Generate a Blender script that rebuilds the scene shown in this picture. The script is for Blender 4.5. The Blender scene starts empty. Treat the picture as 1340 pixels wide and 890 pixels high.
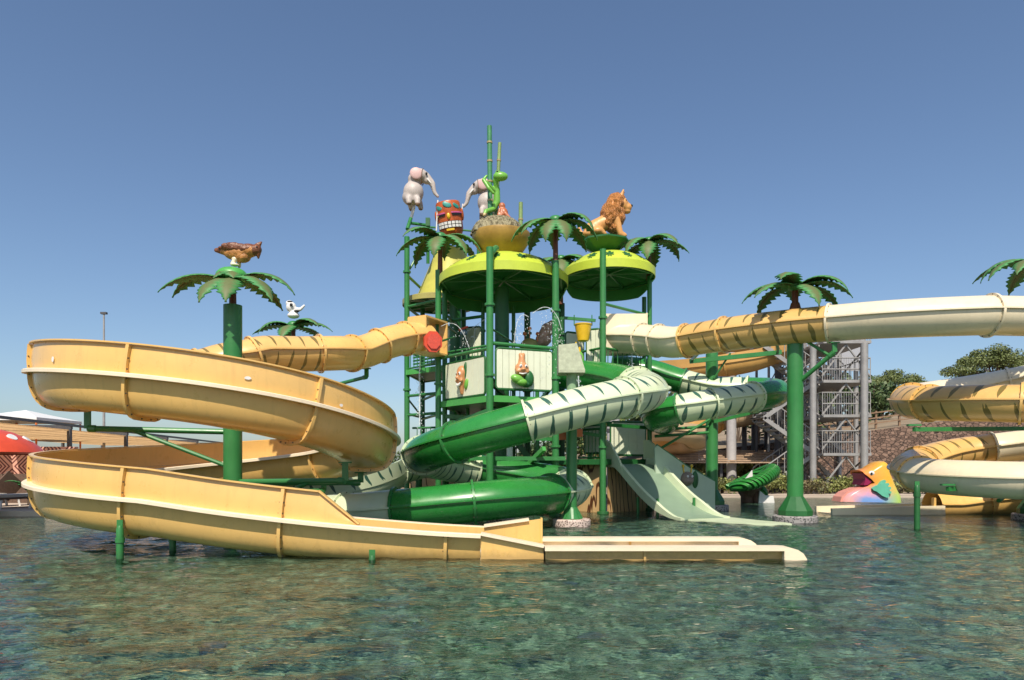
import bpy, bmesh, math, random
from mathutils import Vector, Matrix, Euler, noise
random.seed(7)
S = bpy.context.scene
COL = S.collection
PI = math.pi
R = math.radians
V = Vector
CAM_H, HOR, F = 1.4, 608.0, 900.0
def P(px, py, d):
    """measured point of the photograph at depth d (metres)"""
    return V(((px-670)/F*d, d, CAM_H+(HOR-py)/F*d))

# ------------------------------------------------------------------ objects
ORG = {}
def link(o, parent=None, origin=None):
    COL.objects.link(o)
    if parent is not None:
        o.parent = parent
    return o
def org(o):
    return ORG.get(o.name, V((0, 0, 0))) if o is not None else V((0, 0, 0))
def tag(o, label=None, cat=None, group=None, kind=None):
    if label: o['label'] = label
    if cat: o['category'] = cat
    if group: o['group'] = group
    if kind: o['kind'] = kind
    return o
def thing(name, label, cat, loc, group=None):
    o = bpy.data.objects.new(name, None)
    o.empty_display_size = .2
    COL.objects.link(o)
    o.location = loc
    ORG[o.name] = V(loc)
    return tag(o, label, cat, group)

class MB:
    """mesh builder in world coordinates"""
    def __init__(s):
        s.v, s.f, s.m, s.uv = [], [], [], []
        s.X = None; s.mi = 0
    def tv(s, p):
        p = V(p)
        return s.X @ p if s.X is not None else p
    def add(s, vs, fs, uvs=None):
        b = len(s.v)
        s.v += [s.tv(p) for p in vs]
        for k, f in enumerate(fs):
            s.f.append([b+i for i in f]); s.m.append(s.mi)
            s.uv.append(uvs[k] if uvs else [(0, 0)]*len(f))
        return s
    def box(s, c, size, M=None):
        hx, hy, hz = size[0]/2, size[1]/2, size[2]/2
        vs = [V((x, y, z)) for x in (-hx, hx) for y in (-hy, hy) for z in (-hz, hz)]
        c = V(c)
        vs = [(M @ p if M is not None else p)+c for p in vs]
        return s.add(vs, [(0,1,3,2),(4,6,7,5),(0,4,5,1),(2,3,7,6),(0,2,6,4),(1,5,7,3)])
    def beam(s, a, b, w, h, up=V((0,0,1))):
        a, b = V(a), V(b); t = (b-a).normalized()
        if abs(t.dot(up)) > .98: up = V((1,0,0))
        r = t.cross(up).normalized(); u = r.cross(t)
        vs = []
        for p in (a, b):
            for i, j in ((-1,-1),(1,-1),(1,1),(-1,1)):
                vs.append(p+r*(i*w/2)+u*(j*h/2))
        return s.add(vs, [(3,2,1,0),(4,5,6,7),(0,1,5,4),(1,2,6,5),(2,3,7,6),(3,0,4,7)])
    def cyl(s, a, b, r0, r1=None, n=12, caps=True):
        return s.tube([a, b], [r0, r0 if r1 is None else r1], n, caps)
    def tube(s, pts, r, n=8, caps=True):
        pts = [V(p) for p in pts]
        if not isinstance(r, (list, tuple)): r = [r]*len(pts)
        vs, fs = [], []
        ref = None
        for i, p in enumerate(pts):
            t = (pts[min(i+1, len(pts)-1)]-pts[max(i-1, 0)]).normalized()
            if ref is None:
                ref = V((0,0,1)) if abs(t.z) < .9 else V((1,0,0))
            a = (ref-t*ref.dot(t)).normalized(); b = t.cross(a)
            ref = a
            for k in range(n):
                an = 2*PI*k/n
                vs.append(p+(a*math.cos(an)+b*math.sin(an))*r[i])
        for i in range(len(pts)-1):
            for k in range(n):
                fs.append((i*n+k, i*n+(k+1) % n, (i+1)*n+(k+1) % n, (i+1)*n+k))
        if caps:
            fs.append(tuple(range(n-1, -1, -1)))
            m = (len(pts)-1)*n
            fs.append(tuple(range(m, m+n)))
        return s.add(vs, fs)
    def lathe(s, prof, c, n=32, cap_top=False, cap_bot=False, a0=0, a1=2*PI):
        c = V(c); vs, fs = [], []
        full = abs(a1-a0-2*PI) < 1e-6
        cols = n if full else n+1
        for r, z in prof:
            for k in range(cols):
                an = a0+(a1-a0)*k/n
                vs.append(c+V((r*math.cos(an), r*math.sin(an), z)))
        for i in range(len(prof)-1):
            for k in range(n):
                k2 = (k+1) % cols
                fs.append((i*cols+k, i*cols+k2, (i+1)*cols+k2, (i+1)*cols+k))
        if cap_bot: fs.append(tuple(range(cols-1, -1, -1)))
        if cap_top:
            m = (len(prof)-1)*cols; fs.append(tuple(range(m, m+cols)))
        return s.add(vs, fs)
    def ell(s, c, rad, e=None, nu=16, nv=10):
        c = V(c); M = Euler(e).to_matrix() if e else None
        if not isinstance(rad, (tuple, list)): rad = (rad,)*3
        vs, fs = [], []
        def pt(th, ph):
            p = V((rad[0]*math.cos(ph)*math.cos(th), rad[1]*math.cos(ph)*math.sin(th), rad[2]*math.sin(ph)))
            return (M @ p if M is not None else p)+c
        vs.append(pt(0, -PI/2))
        for j in range(1, nv):
            for i in range(nu): vs.append(pt(2*PI*i/nu, -PI/2+PI*j/nv))
        vs.append(pt(0, PI/2)); last = len(vs)-1
        for i in range(nu):
            i2 = (i+1) % nu
            fs.append((0, 1+i2, 1+i))
            for j in range(nv-2):
                a = 1+j*nu
                fs.append((a+i, a+i2, a+nu+i2, a+nu+i))
            a = 1+(nv-2)*nu
            fs.append((a+i, a+i2, last))
        return s.add(vs, fs)
    def prism(s, pts2, o, ax, ay, t):
        """flat outline pts2 in plane (o, ax, ay), thickness t along the normal"""
        o, ax, ay = V(o), V(ax), V(ay); nrm = ax.cross(ay).normalized()
        n = len(pts2)
        vs = [o+ax*x+ay*y for x, y in pts2]+[o+ax*x+ay*y+nrm*t for x, y in pts2]
        fs = [tuple(range(n-1, -1, -1)), tuple(range(n, 2*n))]
        fs += [(i, (i+1) % n, n+(i+1) % n, n+i) for i in range(n)]
        return s.add(vs, fs)
    def build(s, name, mats, parent=None, smooth=True, ang=35, origin=None):
        me = bpy.data.meshes.new(name)
        if parent is not None: o0 = org(parent)
        elif origin is not None: o0 = V(origin)
        else: o0 = V((0,0,0))
        me.from_pydata([p-o0 for p in s.v], [], s.f)
        if not isinstance(mats, (list, tuple)): mats = [mats]
        for m in mats: me.materials.append(m)
        me.polygons.foreach_set('material_index', s.m)
        uvl = me.uv_layers.new(name='UVMap')
        flat = [c for f in s.uv for q in f for c in q]
        uvl.data.foreach_set('uv', flat)
        bm = bmesh.new(); bm.from_mesh(me)
        bmesh.ops.recalc_face_normals(bm, faces=bm.faces[:]); bm.to_mesh(me); bm.free()
        if smooth:
            me.polygons.foreach_set('use_smooth', [True]*len(me.polygons))
            me.set_sharp_from_angle(angle=R(ang))
        me.update()
        o = bpy.data.objects.new(name, me)
        COL.objects.link(o)
        if parent is not None:
            o.parent = parent; ORG[o.name] = o0.copy()
        elif origin is not None:
            o.location = o0; ORG[o.name] = o0.copy()
        return o

def blob(name, elems, voxel, mats, parent, X=None, smooth=5, face_mat=None, rough=0.0, rs=8.0):
    """elems: ('e', centre, radii, euler) or ('c', p0, p1, r0, r1): one continuous remeshed body"""
    b = MB(); 
    for e in elems:
        if e[0] == 'e': b.ell(e[1], e[2], e[3] if len(e) > 3 else None, 20, 12)
        else:
            p0, p1, r0, r1 = V(e[1]), V(e[2]), e[3], e[4]
            n = max(2, int((p1-p0).length/(min(r0, r1)*.5))+1)
            for i in range(n+1):
                t = i/n; b.ell(p0.lerp(p1, t), r0+(r1-r0)*t, None, 12, 8)
    me = bpy.data.meshes.new('tmp'); me.from_pydata(b.v, [], b.f)
    o = bpy.data.objects.new('tmp', me); COL.objects.link(o)
    md = o.modifiers.new('r', 'REMESH'); md.mode = 'VOXEL'; md.voxel_size = voxel
    sm = o.modifiers.new('s', 'SMOOTH'); sm.factor = .5; sm.iterations = smooth
    dg = bpy.context.evaluated_depsgraph_get(); dg.update()
    me2 = bpy.data.meshes.new_from_object(o.evaluated_get(dg))
    bpy.data.objects.remove(o); bpy.data.meshes.remove(me)
    me2.name = name
    if not isinstance(mats, (list, tuple)): mats = [mats]
    me2.materials.clear()
    for m in mats: me2.materials.append(m)
    if rough:
        for v in me2.vertices:
            v.co += v.normal*rough*noise.noise(v.co*rs)
    if face_mat:
        for p in me2.polygons: p.material_index = face_mat(p.center)
    o0 = org(parent)
    for v in me2.vertices:
        v.co = (X @ v.co if X is not None else v.co)-o0
    me2.polygons.foreach_set('use_smooth', [True]*len(me2.polygons)); me2.update()
    ob = bpy.data.objects.new(name, me2); COL.objects.link(ob)
    if parent is not None: ob.parent = parent
    ORG[ob.name] = o0
    return ob

# ------------------------------------------------------------------ materials
def newmat(name):
    m = bpy.data.materials.new(name); m.use_nodes = True
    nt = m.node_tree; bs = nt.nodes['Principled BSDF']
    return m, nt, bs
def nd(nt, t, **kw):
    n = nt.nodes.new(t)
    for k, v in kw.items():
        if k.startswith('i_'): n.inputs[int(k[2:])].default_value = v
        else: setattr(n, k, v)
    return n
def lk(nt, a, b): nt.links.new(a, b)
def math_(nt, op, a, b=None, c=None):
    n = nt.nodes.new('ShaderNodeMath'); n.operation = op
    for i, x in enumerate((a, b, c)):
        if x is None: continue
        if isinstance(x, (int, float)): n.inputs[i].default_value = x
        else: lk(nt, x, n.inputs[i])
    return n.outputs[0]
def mixc(nt, f, a, b, mode='MIX'):
    n = nt.nodes.new('ShaderNodeMix'); n.data_type = 'RGBA'; n.blend_type = mode
    for i, x in ((0, f), (6, a), (7, b)):
        if isinstance(x, (int, float)): n.inputs[i].default_value = x
        elif isinstance(x, tuple): n.inputs[i].default_value = x if len(x) == 4 else (*x, 1)
        else: lk(nt, x, n.inputs[i])
    return n.outputs[2]
def noise_(nt, scale, detail=3, rough=.5, vec=None, dist=0):
    n = nt.nodes.new('ShaderNodeTexNoise'); n.inputs['Scale'].default_value = scale
    n.inputs['Detail'].default_value = detail; n.inputs['Roughness'].default_value = rough
    n.inputs['Distortion'].default_value = dist
    if vec is None:
        tc = nt.nodes.new('ShaderNodeTexCoord'); vec = tc.outputs['Object']
    lk(nt, vec, n.inputs['Vector'])
    return n.outputs['Fac']
def ramp(nt, f, p0, p1):
    n = nt.nodes.new('ShaderNodeMapRange'); n.inputs[1].default_value = p0; n.inputs[2].default_value = p1
    lk(nt, f, n.inputs[0]); return n.outputs[0]
def bump(nt, h, strength, dist, bs):
    b = nt.nodes.new('ShaderNodeBump'); b.inputs['Strength'].default_value = strength
    b.inputs['Distance'].default_value = dist
    lk(nt, h, b.inputs['Height']); lk(nt, b.outputs[0], bs.inputs['Normal'])
def M_(name, col, rough=.45, var=.16, scale=3.0, dirt=0.0, dirtcol=(.12,.09,.06), bmp=0.0, bscale=40, coat=0, metal=0, spec=.5, streak=0.0, tide=False):
    m, nt, bs = newmat(name)
    c = (*col, 1)
    f = noise_(nt, scale, 5, .6)
    f2 = ramp(nt, f, .3, .7)
    dk = tuple(x*(1-var) for x in col); lt = tuple(min(1, x*(1+var*.6)) for x in col)
    out = mixc(nt, f2, dk, lt)
    if dirt:
        g = noise_(nt, scale*2.7, 6, .7)
        out = mixc(nt, math_(nt, 'MULTIPLY', ramp(nt, g, .55, .8), dirt), out, dirtcol)
    if streak:
        tc = nd(nt, 'ShaderNodeTexCoord'); mp = nd(nt, 'ShaderNodeMapping'); mp.inputs['Scale'].default_value = (7, 7, .55)
        lk(nt, tc.outputs['Object'], mp.inputs[0])
        sn = ramp(nt, noise_(nt, 1.6, 5, .65, mp.outputs[0], .3), .52, .78)
        out = mixc(nt, math_(nt, 'MULTIPLY', sn, streak), out, tuple(x*.55 for x in col))
        big = ramp(nt, noise_(nt, .45, 3, .5), .35, .7)
        out = mixc(nt, math_(nt, 'MULTIPLY', big, streak*.6), out, tuple(min(1, x*.82+.12) for x in col))
    if tide:
        ge = nd(nt, 'ShaderNodeNewGeometry'); sp = nd(nt, 'ShaderNodeSeparateXYZ'); lk(nt, ge.outputs['Position'], sp.inputs[0])
        zz = math_(nt, 'ADD', sp.outputs[2], math_(nt, 'MULTIPLY', noise_(nt, 9, 4, .6), -.16))
        out = mixc(nt, math_(nt, 'MULTIPLY', ramp(nt, zz, .07, -.05), .65), out, tuple(x*.45+.015 for x in col))
    lk(nt, out, bs.inputs['Base Color'])
    rr = noise_(nt, scale*4, 4, .6)
    lk(nt, math_(nt, 'ADD', math_(nt, 'MULTIPLY', rr, .25), rough-.12), bs.inputs['Roughness'])
    bs.inputs['Metallic'].default_value = metal
    bs.inputs['Specular IOR Level'].default_value = spec
    if coat: bs.inputs['Coat Weight'].default_value = coat; bs.inputs['Coat Roughness'].default_value = .12
    if bmp: bump(nt, noise_(nt, bscale, 4, .6), 1, bmp, bs)
    return m
def stripe_mat(name, base, stripe, period=.34, slant=.25, **kw):
    """painted tiger slashes, laid out on the tube's own length (U, metres) and girth (V: 0 seam .5 bottom... )"""
    m = M_(name, base, **kw); nt = m.node_tree; bs = nt.nodes['Principled BSDF']
    base_out = bs.inputs['Base Color'].links[0].from_socket
    uv = nd(nt, 'ShaderNodeUVMap', uv_map='UVMap'); sp = nd(nt, 'ShaderNodeSeparateXYZ'); lk(nt, uv.outputs[0], sp.inputs[0])
    u, v = sp.outputs[0], sp.outputs[1]
    # half index, position in half 0..1
    v2 = math_(nt, 'MULTIPLY', v, 4)
    half = math_(nt, 'FLOOR', v2); vv = math_(nt, 'FRACT', v2)
    wob = math_(nt, 'MULTIPLY', math_(nt, 'SUBTRACT', noise_(nt, 3, 2, .5, uv.outputs[0]), .5), .5)
    odd = math_(nt, 'MODULO', half, 2)
    sl = math_(nt, 'MULTIPLY', math_(nt, 'SUBTRACT', odd, .5), slant*2)
    us = math_(nt, 'ADD', math_(nt, 'ADD', math_(nt, 'DIVIDE', u, period), math_(nt, 'MULTIPLY', vv, sl)), wob)
    us = math_(nt, 'ADD', us, math_(nt, 'MULTIPLY', half, .37))
    cell = math_(nt, 'FLOOR', us); fr = math_(nt, 'ABSOLUTE', math_(nt, 'SUBTRACT', math_(nt, 'FRACT', us), .5))
    wn = nd(nt, 'ShaderNodeTexWhiteNoise', noise_dimensions='2D'); cv = nd(nt, 'ShaderNodeCombineXYZ')
    lk(nt, cell, cv.inputs[0]); lk(nt, half, cv.inputs[1]); lk(nt, cv.outputs[0], wn.inputs['Vector'])
    rnd = wn.outputs['Value']
    lo = math_(nt, 'MULTIPLY_ADD', rnd, .12, .0)
    hi = math_(nt, 'MULTIPLY_ADD', rnd, -.18, 1.0)
    # spindle width: 0 at lo and hi
    t = math_(nt, 'DIVIDE', math_(nt, 'SUBTRACT', vv, lo), math_(nt, 'SUBTRACT', hi, lo))
    w = math_(nt, 'MULTIPLY', math_(nt, 'MULTIPLY', t, math_(nt, 'SUBTRACT', 1, t)), .42)
    mask = math_(nt, 'GREATER_THAN', w, fr)
    # a second prong on some
    fr2 = math_(nt, 'ABSOLUTE', math_(nt, 'SUBTRACT', math_(nt, 'FRACT', math_(nt, 'ADD', us, math_(nt, 'MULTIPLY_ADD', vv, .35, -.12))), .5))
    m2 = math_(nt, 'MULTIPLY', math_(nt, 'GREATER_THAN', math_(nt, 'MULTIPLY', w, .8), fr2), math_(nt, 'GREATER_THAN', rnd, .62))
    mask = math_(nt, 'MAXIMUM', mask, m2)
    mask = math_(nt, 'MULTIPLY', mask, .94)
    lk(nt, mixc(nt, mask, base_out, stripe), bs.inputs['Base Color'])
    return m

# ------------------------------------------------------------------ paths and sweeps
def catmull(pts, ds=.12):
    pts = [V(p) for p in pts]
    P_ = [pts[0]*2-pts[1]]+pts+[pts[-1]*2-pts[-2]]
    out = []
    for i in range(1, len(P_)-2):
        p0, p1, p2, p3 = P_[i-1:i+3]
        for k in range(40):
            t = k/40
            out.append(.5*((2*p1)+(p2-p0)*t+(2*p0-5*p1+4*p2-p3)*t*t+(3*p1-p0-3*p2+p3)*t**3))
    out.append(pts[-1])
    return resample(out, ds)
def resample(pts, ds):
    L = [0]
    for a, b in zip(pts, pts[1:]): L.append(L[-1]+(b-a).length)
    n = max(2, int(L[-1]/ds)); res = []; j = 0
    for i in range(n+1):
        t = L[-1]*i/n
        while j < len(L)-2 and L[j+1] < t: j += 1
        k = (t-L[j])/max(1e-9, L[j+1]-L[j])
        res.append(pts[j].lerp(pts[j+1], k))
    return res
def frames(path):
    fr = []; s = 0
    for i, p in enumerate(path):
        t = (path[min(i+1, len(path)-1)]-path[max(i-1, 0)]).normalized()
        r = t.cross(V((0,0,1)))
        r = r.normalized() if r.length > 1e-4 else V((1,0,0))
        if i: s += (p-path[i-1]).length
        fr.append((p, t, r, r.cross(t), s))
    return fr
def sweep(mb, fr, prof, closed=True, caps=False, vs_=None):
    """prof: list of (r,u) or a function of the frame index; UV = (length, girth)"""
    base = len(mb.v); n = None
    for i, (p, t, r, u, s) in enumerate(fr):
        pr = prof(i) if callable(prof) else prof
        n = len(pr)
        for a, b in pr: mb.v.append(mb.tv(p+r*a+u*b))
    m = n if closed else n-1
    for i in range(len(fr)-1):
        s0, s1 = fr[i][4], fr[i+1][4]
        for k in range(m):
            k2 = (k+1) % n
            mb.f.append([base+i*n+k, base+i*n+k2, base+(i+1)*n+k2, base+(i+1)*n+k]); mb.m.append(mb.mi)
            v0, v1 = (vs_[k], vs_[k+1]) if vs_ else (k/m, (k+1)/m)
            mb.uv.append([(s0, v0), (s0, v1), (s1, v1), (s1, v0)])
    if caps:
        mb.f.append([base+k for k in range(n)][::-1]); mb.m.append(mb.mi); mb.uv.append([(0,0)]*n)
        q = base+(len(fr)-1)*n
        mb.f.append([q+k for k in range(n)]); mb.m.append(mb.mi); mb.uv.append([(0,0)]*n)
def thick(poly, t):
    """closed outline of a polyline given thickness (offset to the left)"""
    out = []
    for i, p in enumerate(poly):
        a = V(poly[max(0, i-1)]); b = V(poly[min(len(poly)-1, i+1)])
        d = (b-a).normalized(); out.append((p[0]-d.y*t, p[1]+d.x*t))
    return list(poly)+out[::-1]
def ring(mb, f, poly, w, h, closed=True, bolts=0.0, inner=-.01):
    """a joint collar following poly at frame f: w along the path, h outward"""
    p, t, r, u, s = f
    c = V((sum(q[0] for q in poly)/len(poly), sum(q[1] for q in poly)/len(poly)))
    n = len(poly); vs = []; nr = []
    for i, q in enumerate(poly):
        a = V(poly[(i-1) % n] if closed else poly[max(0, i-1)]); b = V(poly[(i+1) % n] if closed else poly[min(n-1, i+1)])
        d = (b-a).normalized(); nm = V((d.y, -d.x))
        if nm.dot(V(q)-c) < 0: nm = -nm
        nr.append(nm)
        for off, z in ((inner, -w/2), (h, -w/2), (h, w/2), (inner, w/2)):
            x = V(q)+nm*off
            vs.append(p+r*x.x+u*x.y+t*z)
    fs = []
    for i in range(n if closed else n-1):
        j = (i+1) % n
        for k in range(4):
            fs.append((i*4+k, i*4+(k+1) % 4, j*4+(k+1) % 4, j*4+k))
    if not closed:
        fs += [(0,1,2,3), ((n-1)*4+3, (n-1)*4+2, (n-1)*4+1, (n-1)*4)]
    mb.add(vs, fs)
    if bolts:
        acc = 0
        for i in range(n if closed else n-1):
            q0 = V(poly[i]); q1 = V(poly[(i+1) % n]); L = (q1-q0).length
            acc += L
            if acc > bolts:
                acc = 0
                x = (q0+q1)/2+nr[i]*(h*.55)
                for z in (-1, 1):
                    mb.mi = 1
                    c0 = p+r*x.x+u*x.y+t*(z*w/2)
                    mb.cyl(c0, c0+t*(z*.014), .014, .010, 6)
                    mb.mi = 0
def tube_profile(rad, n=14, top=.80):
    """counter-clockwise from the right seam: flattened upper shell then round lower shell"""
    h = rad*top; R0 = (rad*rad+h*h)/(2*h); cy = h-R0; a0 = math.asin(max(-1, min(1, -cy/R0)))
    pr = []; vs = []
    for k in range(n):
        a = a0+(PI-2*a0)*k/n; pr.append((R0*math.cos(a), cy+R0*math.sin(a))); vs.append(.5*k/n)
    for k in range(n):
        a = PI+PI*k/n; pr.append((rad*math.cos(a), rad*math.sin(a))); vs.append(.5+.5*k/n)
    return pr, vs+[1.0]
# ================================================================== materials
YEL = (.75, .465, .145); CREAM = (.76, .66, .47); GREEN = (.022, .20, .036); PALE = (.60, .68, .46); DKGREEN = (.018, .12, .03)
m_yel = M_('gelcoat_yellow', YEL, .30, .08, 1.2, dirt=.15, dirtcol=(.36,.22,.08), coat=.2, streak=.32, tide=True)
m_yel_in = M_('gelcoat_yellow_inside', (.66,.42,.15), .38, .10, 1.2, dirt=.3, dirtcol=(.36,.22,.08))
m_cream = M_('gelcoat_cream', CREAM, .32, .07, 1.4, dirt=.22, dirtcol=(.42,.33,.2), coat=.15, streak=.25)
m_rim = M_('gelcoat_cream_sunlit_rim', (.82,.69,.50), .38, .06, 2, dirt=.25, dirtcol=(.45,.34,.2))  # cream rims; on the coil the paleness paints in sun on yellow
m_yst = stripe_mat('gelcoat_tiger_yellow', (.68,.43,.15), (.16,.12,.03), .34, .3, rough=.32, var=.1, scale=1.3, dirt=.2, coat=.2)
m_yst2 = stripe_mat('gelcoat_tiger_yellow_wide', (.66,.41,.14), (.16,.12,.03), .42, .3, rough=.32, var=.1, scale=1.3, dirt=.2, coat=.2)
m_gst = stripe_mat('gelcoat_tiger_pale', PALE, (.003,.075,.055), .36, .35, rough=.34, var=.06, scale=1.5, dirt=.18, dirtcol=(.3,.34,.2), coat=.2)
m_pale = M_('gelcoat_pale_green', PALE, .36, .08, 1.5, dirt=.3, dirtcol=(.3,.35,.2), coat=.15)
m_green_s = M_('gelcoat_green', (.018,.20,.03), .28, .16, 1.3, dirt=.3, dirtcol=(.05,.2,.06), coat=.25, streak=.3)
m_green = M_('paint_green', (.026,.19,.043), .38, .14, 2.5, dirt=.3, dirtcol=(.04,.10,.04), streak=.35, tide=True)
m_green_lt = M_('paint_green_light', (.07,.34,.07), .42, .12, 2.5, dirt=.2, dirtcol=(.04,.10,.04))
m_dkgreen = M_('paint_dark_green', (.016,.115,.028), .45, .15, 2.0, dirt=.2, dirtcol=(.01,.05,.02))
m_lime = M_('paint_lime', (.47,.58,.05), .42, .1, 2.0, dirt=.3, dirtcol=(.3,.36,.05))
m_under = M_('canopy_underside', (.06,.30,.075), .4, .2, 1.2, dirt=.2)
m_olive = M_('canopy_olive', (.36,.33,.10), .5, .15, 1.5, dirt=.3)
m_beige = M_('canopy_beige', (.50,.40,.24), .5, .15, 1.5, dirt=.3)
m_brown = M_('paint_brown_trunk', (.14,.045,.022), .5, .2, 6, dirt=.3)
m_white = M_('white_plastic', (.72,.72,.70), .45, .06, 4, dirt=.25, dirtcol=(.4,.36,.3))
m_panel = M_('panel_pale', (.70,.74,.57), .45, .07, 2, dirt=.35, dirtcol=(.45,.45,.32))
m_steel = M_('galvanised_steel', (.34,.33,.32), .5, .15, 3, dirt=.25, metal=.3)
m_lgrey = M_('light_grey_paint', (.42,.41,.41), .5, .1, 3, dirt=.2)
m_dsteel = M_('dark_steel', (.07,.07,.075), .5, .2, 3)
m_bolt = M_('bolt_steel', (.10,.08,.06), .45, .2, 30, metal=.3)
m_wood = M_('brown_slats', (.24,.15,.09), .6, .2, 5)
m_red = M_('paint_red', (.64,.075,.03), .38, .12, 4, dirt=.2)
m_orange = M_('paint_orange', (.65,.16,.03), .4, .12, 4)
m_yellow = M_('plastic_bright_yellow', (.75,.47,.02), .3, .1, 4, coat=.3)
m_bamboo = M_('bamboo_green', (.06,.24,.10), .4, .25, 5)
m_bamboo_lt = M_('bamboo_light', (.22,.33,.12), .4, .2, 5)
m_node = M_('bamboo_node', (.36,.30,.14), .5, .2, 8)
m_animal_g = M_('lizard_green', (.16,.42,.06), .35, .15, 6)
m_eleph = M_('elephant_pale', (.47,.42,.39), .5, .12, 3.5, dirt=.35, dirtcol=(.34,.26,.2))
m_pink = M_('elephant_pink', (.60,.40,.38), .5, .12, 4)
m_black = M_('black_paint', (.012,.012,.012), .35, .1, 5)
m_eagle_d = M_('bird_brown', (.17,.06,.025), .35, .45, 9, bmp=.02, bscale=18)
m_eagle_l = M_('bird_tan', (.50,.22,.06), .4, .5, 11, dirt=.5, dirtcol=(.12,.05,.015), bmp=.02, bscale=22)
m_skin = M_('carved_skin', (.56,.26,.11), .4, .25, 9, dirt=.35, dirtcol=(.25,.07,.03))

def wood_wall():
    m, nt, bs = newmat('carved_wood_wall')
    tc = nd(nt, 'ShaderNodeTexCoord'); mp = nd(nt, 'ShaderNodeMapping'); mp.inputs['Scale'].default_value = (3.2, 3.2, .55)
    lk(nt, tc.outputs['Object'], mp.inputs[0])
    w = nd(nt, 'ShaderNodeTexWave', wave_type='BANDS', bands_direction='DIAGONAL'); w.inputs['Scale'].default_value = .9
    w.inputs['Distortion'].default_value = 5.5; w.inputs['Detail'].default_value = 2
    lk(nt, mp.outputs[0], w.inputs[0])
    k = ramp(nt, w.outputs['Fac'], .015, .09)
    f = noise_(nt, 3, 4)
    c = mixc(nt, f, (.56,.35,.15), (.68,.46,.22))
    lk(nt, mixc(nt, k, (.10,.035,.012), c), bs.inputs['Base Color']); bs.inputs['Roughness'].default_value = .55
    bump(nt, k, 1, .02, bs)
    return m
m_woodwall = wood_wall()
def terrazzo(name, a, b, sc=16):
    m, nt, bs = newmat(name)
    vo = nd(nt, 'ShaderNodeTexVoronoi'); vo.inputs['Scale'].default_value = sc
    tc = nd(nt, 'ShaderNodeTexCoord'); lk(nt, tc.outputs['Object'], vo.inputs['Vector'])
    s = nd(nt, 'ShaderNodeSeparateColor'); lk(nt, vo.outputs['Color'], s.inputs[0])
    k = math_(nt, 'MULTIPLY', math_(nt, 'GREATER_THAN', s.outputs[0], .55), math_(nt, 'LESS_THAN', vo.outputs['Distance'], .52))
    lk(nt, mixc(nt, k, a, b), bs.inputs['Base Color']); bs.inputs['Roughness'].default_value = .6
    return m
m_terr = terrazzo('pebble_mosaic', (.58,.46,.40), (.12,.07,.06), 30)
m_terr_d = terrazzo('pebble_mosaic_grey', (.30,.28,.27), (.06,.06,.06), 26)
def stone_wall():
    m, nt, bs = newmat('dry_stone')
    tc = nd(nt, 'ShaderNodeTexCoord')
    mp = nd(nt, 'ShaderNodeMapping'); mp.inputs['Scale'].default_value = (1, 1, 1.6); lk(nt, tc.outputs['Object'], mp.inputs[0])
    vo = nd(nt, 'ShaderNodeTexVoronoi', feature='DISTANCE_TO_EDGE'); vo.inputs['Scale'].default_value = 4.2; lk(nt, mp.outputs[0], vo.inputs['Vector'])
    v2 = nd(nt, 'ShaderNodeTexVoronoi'); v2.inputs['Scale'].default_value = 4.2; lk(nt, mp.outputs[0], v2.inputs['Vector'])
    s = nd(nt, 'ShaderNodeSeparateColor'); lk(nt, v2.outputs['Color'], s.inputs[0])
    c = mixc(nt, s.outputs[0], (.09,.055,.04), (.24,.155,.115))
    e = ramp(nt, vo.outputs['Distance'], 0, .07)
    lk(nt, mixc(nt, e, (.07,.05,.04), c), bs.inputs['Base Color']); bs.inputs['Roughness'].default_value = .85
    bump(nt, e, 1, .06, bs)
    return m
m_stone = stone_wall()
def foliage(name, a, b, c=None):
    m, nt, bs = newmat(name)
    oi = nd(nt, 'ShaderNodeNewGeometry')
    f = oi.outputs['Random Per Island']
    g = noise_(nt, .5, 3)
    col = mixc(nt, f, a, b)
    if c: col = mixc(nt, ramp(nt, g, .45, .65), col, c)
    lk(nt, col, bs.inputs['Base Color']); bs.inputs['Roughness'].default_value = .6
    bs.inputs['Subsurface Weight'].default_value = 0
    return m
m_pine = foliage('pine_needles', (.05,.08,.018), (.17,.20,.06), (.11,.14,.035))
m_shrub = foliage('shrub_leaves', (.09,.13,.028), (.28,.28,.08), (.17,.19,.05))
m_bush = foliage('dark_bush_leaves', (.03,.065,.018), (.09,.13,.045))
m_dry = foliage('dry_scrub_leaves', (.10,.085,.035), (.24,.18,.09), (.08,.10,.03))
m_bark = M_('bark', (.10,.07,.05), .85, .3, 6)
def geo_wall():
    """maze-like red and pale mural: concentric square rings, cell by cell"""
    m, nt, bs = newmat('maze_mural')
    tc = nd(nt, 'ShaderNodeTexCoord'); sp = nd(nt, 'ShaderNodeSeparateXYZ'); lk(nt, tc.outputs['Object'], sp.inputs[0])
    a = math_(nt, 'MULTIPLY', math_(nt, 'ADD', sp.outputs[0], sp.outputs[2]), .75); b = math_(nt, 'MULTIPLY', math_(nt, 'SUBTRACT', sp.outputs[0], sp.outputs[2]), .75)
    fa = math_(nt, 'ABSOLUTE', math_(nt, 'SUBTRACT', math_(nt, 'FRACT', a), .5)); fb = math_(nt, 'ABSOLUTE', math_(nt, 'SUBTRACT', math_(nt, 'FRACT', b), .5))
    mx = math_(nt, 'MAXIMUM', fa, fb)
    k = math_(nt, 'GREATER_THAN', math_(nt, 'FRACT', math_(nt, 'MULTIPLY', mx, 9)), .52)
    lk(nt, mixc(nt, k, (.62,.34,.26), (.10,.018,.018)), bs.inputs['Base Color']); bs.inputs['Roughness'].default_value = .7
    return m
m_mural = geo_wall()
m_deck = M_('stone_deck', (.50,.41,.33), .75, .15, 1.2, dirt=.3, dirtcol=(.3,.24,.18), bmp=.004)
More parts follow.
